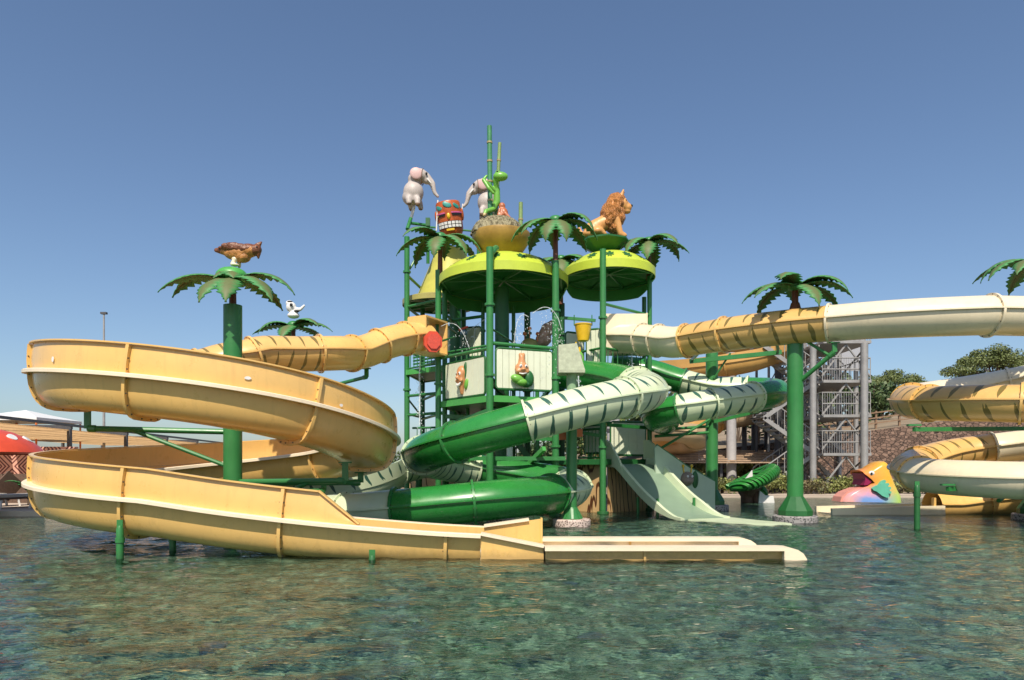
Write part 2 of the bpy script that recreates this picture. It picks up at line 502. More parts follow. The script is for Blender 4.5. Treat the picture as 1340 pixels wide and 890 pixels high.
m_canvas = M_('canvas_beige', (.74,.60,.42), .75, .1, 2)
_nt = m_canvas.node_tree; _bs = _nt.nodes['Principled BSDF']; _tl = nd(_nt, 'ShaderNodeBsdfTranslucent'); _tl.inputs[0].default_value = (.82,.66,.46,1)
_mx = nd(_nt, 'ShaderNodeMixShader'); _mx.inputs[0].default_value = .8; lk(_nt, _bs.outputs[0], _mx.inputs[1]); lk(_nt, _tl.outputs[0], _mx.inputs[2]); lk(_nt, _mx.outputs[0], _nt.nodes['Material Output'].inputs['Surface'])
m_wicker = M_('wicker', (.12,.07,.045), .7, .3, 20)
m_cushion = M_('pale_cushion', (.55,.50,.44), .8, .1, 6)

# ================================================================== world, sun, camera
SUN_EL, SUN_AZ = R(51), math.atan2(-.08, -.99)     # azimuth measured from +Y towards +X
w = bpy.data.worlds.new('World'); S.world = w; w.use_nodes = True
nt = w.node_tree; bg = nt.nodes['Background']
sky = nt.nodes.new('ShaderNodeTexSky'); sky.sky_type = 'NISHITA'; sky.sun_disc = False
sky.sun_elevation = SUN_EL; sky.sun_rotation = SUN_AZ
sky.altitude = 0; sky.air_density = 1.0; sky.dust_density = 1.3; sky.ozone_density = 4.0
nt.links.new(sky.outputs[0], bg.inputs[0]); bg.inputs[1].default_value = .088
sun = bpy.data.lights.new('sun', 'SUN'); sun.energy = 3.75; sun.angle = R(.55); sun.color = (1, .90, .76)
so = bpy.data.objects.new('sun', sun); COL.objects.link(so)
sd = V((math.sin(SUN_AZ)*math.cos(SUN_EL), math.cos(SUN_AZ)*math.cos(SUN_EL), math.sin(SUN_EL)))
so.rotation_euler = sd.to_track_quat('Z', 'Y').to_euler(); so.location = sd*60
cam = bpy.data.cameras.new('camera'); co = bpy.data.objects.new('camera', cam); COL.objects.link(co)
co.location = (0, 0, CAM_H); co.rotation_euler = (R(90), 0, 0)
cam.sensor_width = 36; cam.lens = F/1340*36; cam.shift_y = (HOR-445)/1340; cam.clip_end = 3000; cam.clip_start = .1
S.camera = co
S.view_settings.view_transform = 'Standard'; S.view_settings.look = 'None'; S.view_settings.gamma = 1
S.view_settings.exposure = 0.58
S.render.engine = 'CYCLES'
S.cycles.max_bounces = 8; S.cycles.transparent_max_bounces = 16; S.cycles.caustics_reflective = False; S.cycles.caustics_refractive = True
S.cycles.use_denoising = True

# ================================================================== the setting
PX0, PX1, PY0, PY1 = -26.0, 30.0, -6.0, 29.2       # pool
FLOOR_Z = -.42
def pool_floor_mat():
    m, nt, bs = newmat('mosaic_floor_ripple_light')
    tc = nd(nt, 'ShaderNodeTexCoord')
    br = nd(nt, 'ShaderNodeTexBrick'); br.offset = 0; br.inputs['Scale'].default_value = 1
    br.inputs['Brick Width'].default_value = .06; br.inputs['Row Height'].default_value = .06; br.inputs['Mortar Size'].default_value = .003
    br.inputs['Color1'].default_value = (.5,.5,.5,1); br.inputs['Color2'].default_value = (1.3,1.3,1.2,1); br.inputs['Mortar'].default_value = (.8,.8,.75,1)
    lk(nt, tc.outputs['Object'], br.inputs['Vector'])
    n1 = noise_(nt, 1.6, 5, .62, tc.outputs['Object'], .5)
    n2 = noise_(nt, 10, 4, .65, tc.outputs['Object'], .8)  # light and dark blotches paint caustics and reflections into the mosaic colour
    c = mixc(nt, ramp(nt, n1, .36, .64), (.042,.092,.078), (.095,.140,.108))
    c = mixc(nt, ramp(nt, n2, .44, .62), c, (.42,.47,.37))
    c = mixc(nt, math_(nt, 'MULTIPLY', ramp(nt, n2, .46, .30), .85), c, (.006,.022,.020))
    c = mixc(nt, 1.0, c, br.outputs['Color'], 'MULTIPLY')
    lk(nt, c, bs.inputs['Base Color']); bs.inputs['Roughness'].default_value = .6
    return m
def water_mat():
    m = bpy.data.materials.new('pool_water'); m.use_nodes = True; nt = m.node_tree
    nt.nodes.remove(nt.nodes['Principled BSDF'])
    out = nt.nodes['Material Output']
    tc = nd(nt, 'ShaderNodeTexCoord')
    def nz(scale, sx, sy, rot, det, dist=.0):
        mp = nd(nt, 'ShaderNodeMapping'); mp.inputs['Scale'].default_value = (sx, sy, 1); mp.inputs['Rotation'].default_value = (0, 0, rot)
        lk(nt, tc.outputs['Object'], mp.inputs[0])
        return noise_(nt, scale, det, .5, mp.outputs[0], dist)
    h = math_(nt, 'ADD', math_(nt, 'MULTIPLY', nz(4.5, 1, 2.0, .2, 2, .6), .8), math_(nt, 'MULTIPLY', nz(13, 1, 1.8, -.2, 2, .4), .14))
    h = math_(nt, 'ADD', h, math_(nt, 'MULTIPLY', nz(1.5, 1, 1.4, .1, 1), .9))
    b = nd(nt, 'ShaderNodeBump'); b.inputs['Strength'].default_value = 1; b.inputs['Distance'].default_value = .03
    lk(nt, h, b.inputs['Height'])
    fr = nd(nt, 'ShaderNodeFresnel'); fr.inputs[0].default_value = 1.38; lk(nt, b.outputs[0], fr.inputs['Normal'])
    gl = nd(nt, 'ShaderNodeBsdfGlossy'); gl.inputs['Roughness'].default_value = .03; lk(nt, b.outputs[0], gl.inputs['Normal'])
    rf = nd(nt, 'ShaderNodeBsdfRefraction'); rf.inputs['IOR'].default_value = 1.33; rf.inputs['Roughness'].default_value = .0
    rf.inputs['Color'].default_value = (.72,.92,.86,1); lk(nt, b.outputs[0], rf.inputs['Normal'])
    tr = nd(nt, 'ShaderNodeBsdfTransparent'); tr.inputs[0].default_value = (.72,.92,.86,1)
    mx = nd(nt, 'ShaderNodeMixShader'); mx.inputs[0].default_value = 1.0
    lk(nt, tr.outputs[0], mx.inputs[1]); lk(nt, rf.outputs[0], mx.inputs[2])
    m2 = nd(nt, 'ShaderNodeMixShader'); lk(nt, fr.outputs[0], m2.inputs[0]); lk(nt, mx.outputs[0], m2.inputs[1]); lk(nt, gl.outputs[0], m2.inputs[2])
    lk(nt, m2.outputs[0], out.inputs['Surface'])
    return m
def struct(o): return tag(o, kind='structure')
# one ground sheet (with the pool cut out), floor, water
b = MB()
G = 1500
zg = .10
def quad(b, x0, y0, x1, y1, z):
    b.add([(x0,y0,z),(x1,y0,z),(x1,y1,z),(x0,y1,z)], [(0,1,2,3)])
quad(b, -G, PY1, G, G, zg); quad(b, -G, -G, G, PY0, zg); quad(b, -G, PY0, PX0, PY1, zg); quad(b, PX1, PY0, G, PY1, zg)
m_ground = M_('dry_ground', (.26,.20,.13), .9, .25, .4, dirt=.5, dirtcol=(.08,.09,.03), bmp=.02, bscale=6)
struct(b.build('ground', m_ground, smooth=False))
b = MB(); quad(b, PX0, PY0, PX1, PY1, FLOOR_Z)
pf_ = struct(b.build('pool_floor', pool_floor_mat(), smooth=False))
b = MB()   # pool walls + coping
for a, c in (((PX0,PY0),(PX1,PY0)), ((PX1,PY0),(PX1,PY1)), ((PX1,PY1),(PX0,PY1)), ((PX0,PY1),(PX0,PY0))):
    b.beam((*a, -.16), (*c, -.16), .2, .515)
struct(b.build('pool_edge', m_deck, smooth=False))
# water: real ripples near the camera, finer ones in the bump
def wave_h(x, y):
    h = 0
    for kx, ky, a, ph in WAVES: h += a*math.sin(kx*x+ky*y+ph)
    return h
random.seed(3)
WAVES = []
for i in range(44):
    L = random.uniform(.14, .8); an = random.gauss(PI/2+.15, .7)
    WAVES.append((2*PI/L*math.cos(an), 2*PI/L*math.sin(an), .0031*L, random.uniform(0, 6.28)))
b = MB(); st = .045
xs = [-10+st*i for i in range(int(20/st)+1)]; ys = [2+st*i for i in range(int(17/st)+1)]
nx = len(xs)
import numpy as np
XX, YY = np.meshgrid(np.array(xs), np.array(ys)); HH = np.zeros_like(XX)
for kx, ky, a, ph in WAVES: HH += a*np.sin(kx*XX+ky*YY+ph)
edge = np.minimum.reduce([XX-xs[0], xs[-1]-XX, YY-ys[0], ys[-1]-YY]); HH *= np.clip(edge/1.0, 0, 1)
vs = list(zip(XX.ravel().tolist(), YY.ravel().tolist(), HH.ravel().tolist()))
fs = [(j*nx+i, j*nx+i+1, (j+1)*nx+i+1, (j+1)*nx+i) for j in range(len(ys)-1) for i in range(nx-1)]
b.add(vs, fs)
x0, x1, y0, y1 = xs[0], xs[-1], ys[0], ys[-1]
quad(b, PX0, PY0, PX1, y0, 0); quad(b, PX0, y1, PX1, PY1, 0); quad(b, PX0, y0, x0, y1, 0); quad(b, x1, y0, PX1, y1, 0)
wo = struct(b.build('water', water_mat(), smooth=True, ang=80))
wo.cycles.is_caustics_caster = True; pf_.cycles.is_caustics_receiver = True; sun.cycles.is_caustics_light = True
# left sun terrace reaching into the pool corner
b = MB()
b.add([(-40,18.6,-.45),(-9.2,18.6,-.45),(-9.2,29.4,-.45),(-40,29.4,-.45),(-40,18.6,.14),(-9.2,18.6,.14),(-9.2,29.4,.14),(-40,29.4,.14)],
      [(0,1,5,4),(1,2,6,5),(2,3,7,6),(3,0,4,7),(4,5,6,7)])
struct(b.build('terrace', m_deck, smooth=False))
b = MB(); quad(b, -14, 29.1, 60, 31.5, .104)
struct(b.build('path', m_deck, smooth=False))
# ================================================================== slides
def smooth_interp(tab, x):
    xs_ = [a for a, _ in tab]
    if x <= xs_[0]: return tab[0][1]
    if x >= xs_[-1]: return tab[-1][1]
    for i in range(len(tab)-1):
        if xs_[i] <= x <= xs_[i+1]:
            n = len(tab)
            def sl(j):
                if j == 0: return (tab[1][1]-tab[0][1])/(tab[1][0]-tab[0][0])
                if j == n-1: return (tab[-1][1]-tab[-2][1])/(tab[-1][0]-tab[-2][0])
                return (tab[j+1][1]-tab[j-1][1])/(tab[j+1][0]-tab[j-1][0])
            h = xs_[i+1]-xs_[i]; t = (x-xs_[i])/h
            m0, m1 = sl(i)*h, sl(i+1)*h
            return ((2*t**3-3*t*t+1)*tab[i][1]+(t**3-2*t*t+t)*m0+(-2*t**3+3*t*t)*tab[i+1][1]+(t**3-t*t)*m1)

def build_tube(root, ctrl, rad, cuts, mats, seam_m, ring_m, ds=.13, name='tube_section', ringw=.05, ringh=.055, top=.74, start=0.0, end=None, bolts=.16, seam=True, path=None):
    """cuts: arc lengths of the joints; mats: one per section"""
    if path is None: path = catmull(ctrl, ds)
    fr = frames(path); L = fr[-1][4]
    prof, vv = tube_profile(rad, 14, top)
    cs = [0]+[c for c in cuts if 0 < c < L]+[L]
    idx = [min(range(len(fr)), key=lambda i: abs(fr[i][4]-c)) for c in cs]
    for k in range(len(idx)-1):
        if idx[k+1]-idx[k] < 1: continue
        b = MB(); sweep(b, fr[idx[k]:idx[k+1]+1], prof, True, False, vv)
        b.build(name, mats[min(k, len(mats)-1)], root, ang=50)
    if seam:
        for k in range(len(idx)-1):
            if idx[k+1]-idx[k] < 1: continue
            mm = mats[min(k, len(mats)-1)]
            mm = {m_gst: m_pale, m_yst: m_yel, m_yst2: m_yel}.get(mm, mm)
            for sg in (1, -1):
                b = MB()
                pr = [(sg*(rad-.02), -.016), (sg*(rad+.055), -.016), (sg*(rad+.055), .016), (sg*(rad-.02), .016)]
                sweep(b, fr[idx[k]:idx[k+1]+1], pr, True, True)
                b.build('seam_flange', mm, root, smooth=False)
    for k in range(1, len(idx)-1):
        b = MB(); ring(b, fr[idx[k]], prof, ringw, ringh, True, bolts); b.build('joint_collar', [ring_m if not isinstance(ring_m, list) else ring_m[(k-1) % len(ring_m)], m_bolt], root, ang=30)
    return fr
# ------------------------------------------------------------------ the big yellow slide
HC = V((-5.51, 13.41)); HR = 2.6
ztab = [(120,3.50),(140,3.34),(180,3.12),(202,3.04),(270,2.72),(310,2.44),(345,2.10),(365,1.93),(400,1.74),(450,1.55),(500,1.36),(540,1.22),(562,1.14),(600,1.01),(630,.88)]
ys_root = thing('water_slide', 'big open yellow spiral slide coiled round the left palm post', 'water slide', (-5.5, 10.8, 0))
hel = []
for k in range(0, 505, 3):
    th = 126+k; hel.append(V((HC.x+HR*math.cos(R(th)), HC.y+HR*math.sin(R(th)), smooth_interp(ztab, th))))
run_tab = [(-5.51,.88),(-4.3,.70),(-3.0,.55),(-2.0,.46),(-1.2,.40),(-.46,.36)]
x = -5.4
while x <= -.46:
    hel.append(V((x, HC.y-HR, smooth_interp(run_tab, x)))); x += .12
hel.append(V((-.46, HC.y-HR, .36)))
yfr = frames(resample(hel, .13))
def s_at(cond):
    for i, f in enumerate(yfr):
        if cond(i, f): return i
    return len(yfr)-1
def sup(x, e): return math.copysign(abs(x)**e, x)
chan = [(.56*sup(math.cos(a), .5), .60*sup(math.sin(a), .92)) for a in [PI+PI*k/18 for k in range(19)]]    # left -> bottom -> right
chan_c = thick(chan, .03)
seglen = 16.45/7
i0 = s_at(lambda i, f: f[4] > 3 and f[0].y < 12.5 and (f[0]+f[2]*.6).x/(f[0]+f[2]*.6).y*F+670 > 156)
off = yfr[i0][4] % seglen
nsec = int((yfr[-1][4]-off)/seglen)+1
cuts = [0]+[min(range(len(yfr)), key=lambda i: abs(yfr[i][4]-(off+seglen*k))) for k in range(nsec)]+[len(yfr)-1]
cuts = sorted(set(cuts))
wall_end = s_at(lambda i, f: f[0].y < 11 and f[0].x > -3.05 and f[4] > 12)
wall_prof = [(.56,.012),(.575,.16),(.565,.32),(.545,.44),(.60,.455),(.602,.43)]
wall_c = thick([(.56,.012),(.575,.16),(.565,.32),(.545,.45)], .025)
for a, c in zip(cuts, cuts[1:]):
    if c-a < 2: continue
    b = MB(); sweep(b, yfr[a:c+1], chan_c, True, True); b.build('flume_section', m_yel, ys_root, ang=40)
    e = min(c, wall_end)
    if e-a >= 2:
        b = MB(); sweep(b, yfr[a:e+1], wall_c, True, True)
        sweep(b, yfr[a:e+1], [(.535,.452),(.605,.452),(.605,.475),(.535,.475)], True, True)
        b.build('side_wall', m_yel, ys_root, ang=40)
# wall's slanted end
we = min(wall_end+5, len(yfr)-1)
b = MB()
n_ = we-wall_end
def wprof(i):
    k = max(.03, 1-i/n_)
    return [(x if y < .05 else x, .012+(y-.012)*k) for x, y in wall_c]
sweep(b, yfr[wall_end:we+1], wprof, True, True)
p0 = yfr[wall_end]; p1 = yfr[we]
b.beam(p0[0]+p0[2]*.56+p0[3]*.47, p1[0]+p1[2]*.57+p1[3]*.035, .07, .025)
b.build('side_wall', m_yel, ys_root, ang=40)
b = MB()
sweep(b, yfr, [(.555,-.012),(.685,-.050),(.705,-.045),(.705,.005),(.69,.016),(.555,.012)], True, True)
sweep(b, yfr, [(-.70,-.05),(-.685,-.055),(-.555,-.012),(-.555,.012),(-.685,.016),(-.70,.005)], True, True)
b.build('rim_flange', m_rim, ys_root, smooth=False)
for c in cuts[1:-1]:
    b = MB(); ring(b, yfr[c], chan, .05, .07, False, .14)
    if c < wall_end+2:
        ring(b, yfr[c], [(.565,.0),(.575,.16),(.57,.32),(.56,.44)][::-1], .05, .06, False, .16)
    b.build('joint_collar', [m_yel, m_bolt], ys_root, ang=30)
# small repair stickers on the wall (pale worn patches)
def patch_on(px, D, z, w_, h_):
    b = MB(); c = V(((px-670)/F*D, D, z)); rad = V((c.x-HC.x, c.y-HC.y, 0)).normalized(); t = V((-rad.y, rad.x, 0))
    r0 = HR+.587
    c = V((HC.x+rad.x*r0, HC.y+rad.y*r0, z))
    pts = [(w_*math.cos(a)*(.8+.2*random.random()), h_*math.sin(a)*(.8+.2*random.random())) for a in [2*PI*k/9 for k in range(9)]]
    b.prism(pts, c, t, V((0,0,1)), .006); b.build('worn_patch', m_white, ys_root, smooth=False)
patch_on(74, 10.7, 2.83+.2, .035, .05); patch_on(325, 10.5, 2.60+.13, .055, .03); patch_on(466, 11.4, 2.28+.12, .04, .03)
# run-out beyond the coil: near rim drops, far wall ends in a plate
yc = HC.y-HR
b = MB()
b.add([(-.46,yc-.62,.37),(.47,yc-.62,.17),(.47,yc-.62,-.38),(-.46,yc-.62,-.38),(-.46,yc-.56,.37),(.47,yc-.56,.17),(.47,yc-.56,-.38),(-.46,yc-.56,-.38)],
      [(0,1,2,3),(7,6,5,4),(0,4,5,1),(1,5,6,2),(2,6,7,3),(3,7,4,0)])
b.build('transition_wall', m_yel, ys_root, smooth=False)
b = MB()
b.add([(-.46,yc+.55,.37),(.47,yc+.55,.50),(.47,yc+.55,-.38),(-.46,yc+.55,-.38),(-.46,yc+.61,.37),(.47,yc+.61,.50),(.47,yc+.61,-.38),(-.46,yc+.61,-.38)],
      [(0,1,2,3),(7,6,5,4),(0,4,5,1),(1,5,6,2),(2,6,7,3),(3,7,4,0)])
b.build('transition_wall', m_yel, ys_root, smooth=False)
b = MB(); b.box((.485, yc+.56, .06), (.03, .22, .92)); b.build('end_plate', m_yel, ys_root, smooth=False)
b = MB(); b.box((.485, yc-.60, -.1), (.03, .12, .56)); b.build('end_plate', m_yel, ys_root, smooth=False)
b.beam((-.46,yc-.605,.375),(.47,yc-.605,.192),.18,.04); b.build('rim_flange', m_rim, ys_root, smooth=False); b = MB(); b.beam((-.46,yc+.60,.385),(.28,yc+.60,.492),.20,.04)
b.build('rim_flange', m_rim, ys_root, smooth=False)
b = MB()
b.box((2.0, yc, -.02), (4.2, 1.15, .05))
b.build('run_out_floor', m_cream, ys_root, smooth=False)
for (yy, x1) in ((yc-.64, 3.97), (yc+.62, 3.72)):
    b = MB(); b.beam((.49,yy,-.03),(x1,yy,-.03),.10,.36); b.build('run_out_wall', m_yel if yy < yc else m_rim, ys_root, smooth=False)
    b = MB(); b.box(((.48+x1)/2, yy, .165), (x1-.48, .32, .05)); b.build('rim_flange', m_rim, ys_root, smooth=False)
    b = MB(); b.prism([(0,-.25),(0,.19),(.10,.185),(.20,.155),(.28,.10),(.33,.02),(.35,-.25)], (x1,yy+.15,0), (1,0,0), (0,0,1), .30); b.build('nose', m_rim, ys_root, ang=40)
    b = MB(); b.box((x1+.03, yy, .02), (.03, .12, .27)); b.box((1.95, yy-.06, .02), (.035, .05, .27)); b.build('rib', m_yel, ys_root, smooth=False)
# feeding tube from the tower, tiger striped
def cp(th, z): return V((HC.x+HR*math.cos(R(th)), HC.y+HR*math.sin(R(th)), z))
ty = [V((-2.45,19.4,5.0)), V((-2.8,18.95,4.95)), V((-3.3,18.35,4.72)), V((-3.9,17.75,4.36)), P(440,459,17.1), P(390,460,16.6), P(345,460,16.15), cp(104,3.93), cp(116,3.80), cp(128,3.58), cp(134,3.48)]
tfr = build_tube(ys_root, ty, .49, [.75,1.65,2.65,3.5,5.15,6.3], [m_yel,m_yel,m_yel,m_yel,m_yst,m_yst,m_yst], m_yel, m_yel)
# ------------------------------------------------------------------ green/pale tube slide (front of the tower)
gs_root = thing('water_slide', 'green and pale tiger-striped tube slide winding down in front of the tower', 'water slide', (.5, 15, 0))
gp = [P(722,484,20.0), P(765,489,19.4), P(800,493,18.8), P(828,499,18.1), P(846,506,17.0), P(843,511,16.0), P(815,517,15.3), P(760,529,14.9), P(700,545,14.8),
      P(640,562,14.9), P(590,577,15.3), P(559,589,16.1), P(554,597,17.2), P(577,604,18.4), P(622,612,19.2), P(680,620,19.2), P(728,627,18.6), P(747,634,17.6), P(741,640,16.6),
      P(712,644,15.7), P(670,648,15.1), P(620,653,14.9), P(560,659,14.9), P(515,663,14.95), P(470,667,15.1), P(425,669,15.7)]
gpath = catmull(gp, .13); gf = frames(gpath)
def arc_of(fr, p):
    return min(fr, key=lambda f: (f[0]-p).length)[4]
cut_pts = [P(845,497,17.9), P(815,517,15.3), P(693,546,14.8), P(600,574,15.25), P(556,593,16.5), P(620,612,19.2), P(747,634,17.6), P(720,643,15.9), P(622,653,14.9), P(520,662.5,14.95), P(456,668,15.2)]
gcuts = [arc_of(gf, p) for p in cut_pts]
build_tube(gs_root, None, .5, gcuts, [m_green_s, m_gst, m_gst, m_green_s, m_green_s, m_gst, m_green_s, m_gst, m_green_s, m_green_s, m_pale, m_pale], m_pale, [m_pale, m_pale, m_pale, m_green, m_pale, m_pale, m_pale, m_green, m_green, m_green, m_pale], path=gpath)
# pale open exit flume behind the coil's right side
ps_root = thing('water_slide', 'pale green open flume with dark slashes, low between the yellow coil and the tower', 'water slide', (-3.5, 17.6, 0))
pp = [V((-1.4,20.3,1.75)), V((-2.4,20.1,1.55)), V((-3.25,19.4,1.3)), V((-3.6,18.4,1.0)), V((-4.2,17.6,.75)), V((-5.1,17.3,.55)), V((-6.2,17.2,.38)), V((-7.4,17.2,.25))]
pfr = frames(catmull(pp, .13))
pch = thick([(.5*math.cos(a), .5*math.sin(a)) for a in [PI+PI*k/14 for k in range(15)]], .03)
h3 = len(pfr)//3
for a, c in ((0, h3), (h3, 2*h3), (2*h3, len(pfr)-1)):
    b = MB(); sweep(b, pfr[a:c+1], pch, True, True); b.build('flume_section', m_gst if a == 0 else m_pale, ps_root, ang=40)
    b = MB(); sweep(b, pfr[a:c+1], [(-.52,.0),(-.50,.0),(-.46,.42),(-.53,.43)], True, True); b.build('side_wall', m_gst, ps_root, ang=40)
    b = MB(); ring(b, pfr[c], [(.5*math.cos(a_), .5*math.sin(a_)) for a_ in [PI+PI*k/14 for k in range(15)]], .05, .06, False, .2); b.build('joint_collar', [m_pale, m_bolt], ps_root)
# ------------------------------------------------------------------ second green/pale tube, right rear of the tower
g2_root = thing('water_slide', 'shorter green tube slide with a pale striped bend in front of the slimmer green post', 'water slide', (5.5, 18.6, 0))
g2 = [P(800,478,22.4), P(850,484,22.2), P(892,497,21.8), P(930,506,21.6), P(975,508,21.4), P(1004,509,21.0), P(1014,511,20.35), P(1008,513.5,19.7), P(988,516.5,19.3), P(955,521.5,19.0), P(920,527,18.9), P(890,532,18.95), P(869,537.5,19.3), P(860,544,20.1), P(870,550,21.2)]
g2path = catmull(g2, .13); g2f = frames(g2path)
build_tube(g2_root, None, .46, [arc_of(g2f, p) for p in (P(892,497,21.8), P(975,508,21.4), P(985,517,19.25), P(930,525,18.93), P(886,533,18.97))],
           [m_green_s, m_gst, m_green_s, m_gst, m_gst, m_green_s], m_pale, [m_green, m_pale, m_pale, m_pale, m_green], path=g2path)
g2_root['label'] = 'green tube slide with pale striped bend passing in front of the slimmer green post'
# fix section order: striped from the bend to the tower-side joint
# ------------------------------------------------------------------ cream/yellow slide on the right
rs_root = thing('water_slide', 'cream and yellow tube slide crossing overhead and coiling down at the right edge', 'water slide', (12.9, 15, 0))
QC = V((12.85, 17.4)); QR = 2.42
rtab = [(270,4.66),(360,4.15),(450,3.55),(540,3.02),(585,2.86),(630,2.72),(720,2.25),(810,1.80),(860,1.40),(900,1.20),(940,1.12),(990,1.06),(1080,.75),(1170,.30)]
rp = [P(800,441,20.6), P(830,441,20.0), P(862,443,19.4), P(885,445,18.9), P(915,440,18.4), P(960,433,17.7), P(1020,426,17.0), P(1085,420,16.4), P(1150,415,15.75), P(1220,411.5,15.25), P(1290,409,15.0)]
rpts = catmull(rp, .15)
for k in range(0, 901, 4):
    th = 270+k; rpts.append(V((QC.x+QR*math.cos(R(th)), QC.y+QR*math.sin(R(th)), smooth_interp(rtab, th))))
x = QC.x-.15
while x > 12.0:
    rpts.append(V((x, QC.y+QR, .28))); x -= .15
rpath = resample(rpts, .14); rf_ = frames(rpath)
def hp(th): return V((QC.x+QR*math.cos(R(th)), QC.y+QR*math.sin(R(th)), smooth_interp(rtab, th)))
rcut_p = [P(838,441,19.85), P(862,443,19.4), P(897,443.5,18.7), P(947,435,17.9), P(1087,420,16.4), P(1295,409,15.0), hp(420), hp(500), hp(545), hp(595), hp(640), hp(720), hp(790), hp(845), hp(893), hp(955), hp(1020), hp(1100), hp(1150)]
def arc_th(p, last):
    best = min((f for f in rf_ if f[4] > last), key=lambda f: (f[0]-p).length); return best[4]
rcuts = []
last = 0
for p in rcut_p:
    last = arc_th(p, last); rcuts.append(last)
Y, C, ST = m_yel, m_cream, m_yst2
build_tube(rs_root, None, .49, rcuts, [C, C, C, ST, ST, C, C, C, ST, ST, ST, C, C, ST, ST, C, C, C, Y, Y], m_cream, [m_cream, m_cream, m_yel, m_yel, m_cream, m_cream, m_cream, m_yel, m_yel, m_yel, m_cream], path=rpath)
# square launch box at the tower
b = MB(); c = P(815, 439, 20.75)
for (sz, off_) in (((1.25,1.2,.05),(0,0,.50)), ((1.25,.05,1.0),(0,-.6,0)), ((1.25,.05,1.0),(0,.6,0)), ((1.25,1.2,.05),(0,0,-.5))):
    b.box(c+V(off_), sz)
b.box(c+V((.60,0,0)), (.04,1.3,1.08))
b.build('launch_box', m_cream, rs_root, smooth=False)
# open run-out of the lowest bend
b = MB(); yy = QC.y+QR
b.box((10.55, yy, -.02), (3.0, 1.1, .06))
b.build('run_out_floor', m_cream, rs_root, smooth=False)
for q, x0_ in ((-.56, 8.95), (.56, 9.0)):
    b = MB(); b.beam((x0_, yy+q, .02), (12.1, yy+q, .10), .12, .30); b.build('run_out_wall', m_cream, rs_root, smooth=False)
b = MB(); b.box((11.85, yy-.5, .22), (.06, .12, .5)); b.build('end_rib', m_yel, rs_root, smooth=False)

# launch box of the yellow tube at the tower's left
b = MB(); c = V((-2.38, 19.5, 5.02))
Mz = Matrix.Rotation(R(-28), 3, 'Z')
for (sz, off_) in (((.62,1.06,.05),(0,0,.47)), ((.62,.05,.92),(0,-.52,0)), ((.62,.05,.92),(0,.52,0)), ((.62,1.06,.05),(0,0,-.47))):
    b.box(c+Mz @ V(off_), sz, Mz)
b.build('launch_box', m_yel, ys_root, smooth=False)
# ------------------------------------------------------------------ short support posts in the water
def support(px, D, ztop, label, r=.052, mat=None):
    x = (px-670)/F*D
    t = thing('support_post', label, 'post', (x, D, 0), 'short green posts under the slides')
    b = MB(); b.lathe([(r,FLOOR_Z),(r,ztop-.25),(r*1.25,ztop-.25),(r*1.25,ztop-.18),(r,ztop-.18),(r,ztop-.05),(r*.6,ztop)], (x,D,0), 16, True); b.build('post', mat or m_green, t)
    b = MB(); b.box((x,D,ztop+.02),(r*1.7,.02,.13)); b.build('bracket', m_green, t, smooth=False)
support(157, 10.15, .50, 'short bright green post under the front of the yellow coil, left side')
support(226, 11.2, .40, 'dark green post in shadow under the yellow coil, right of the bright one')
support(487, 10.14, .06, 'stub of a green post just breaking the water at the yellow slide')
support(623, 14.9, .30, 'slim green post under the middle of the lower green tube')
support(1200, 15.0, .95, 'slim shaded post holding the lowest cream bend at the right', .06, m_dkgreen)  # darker green paint stands in for the shade under the bend

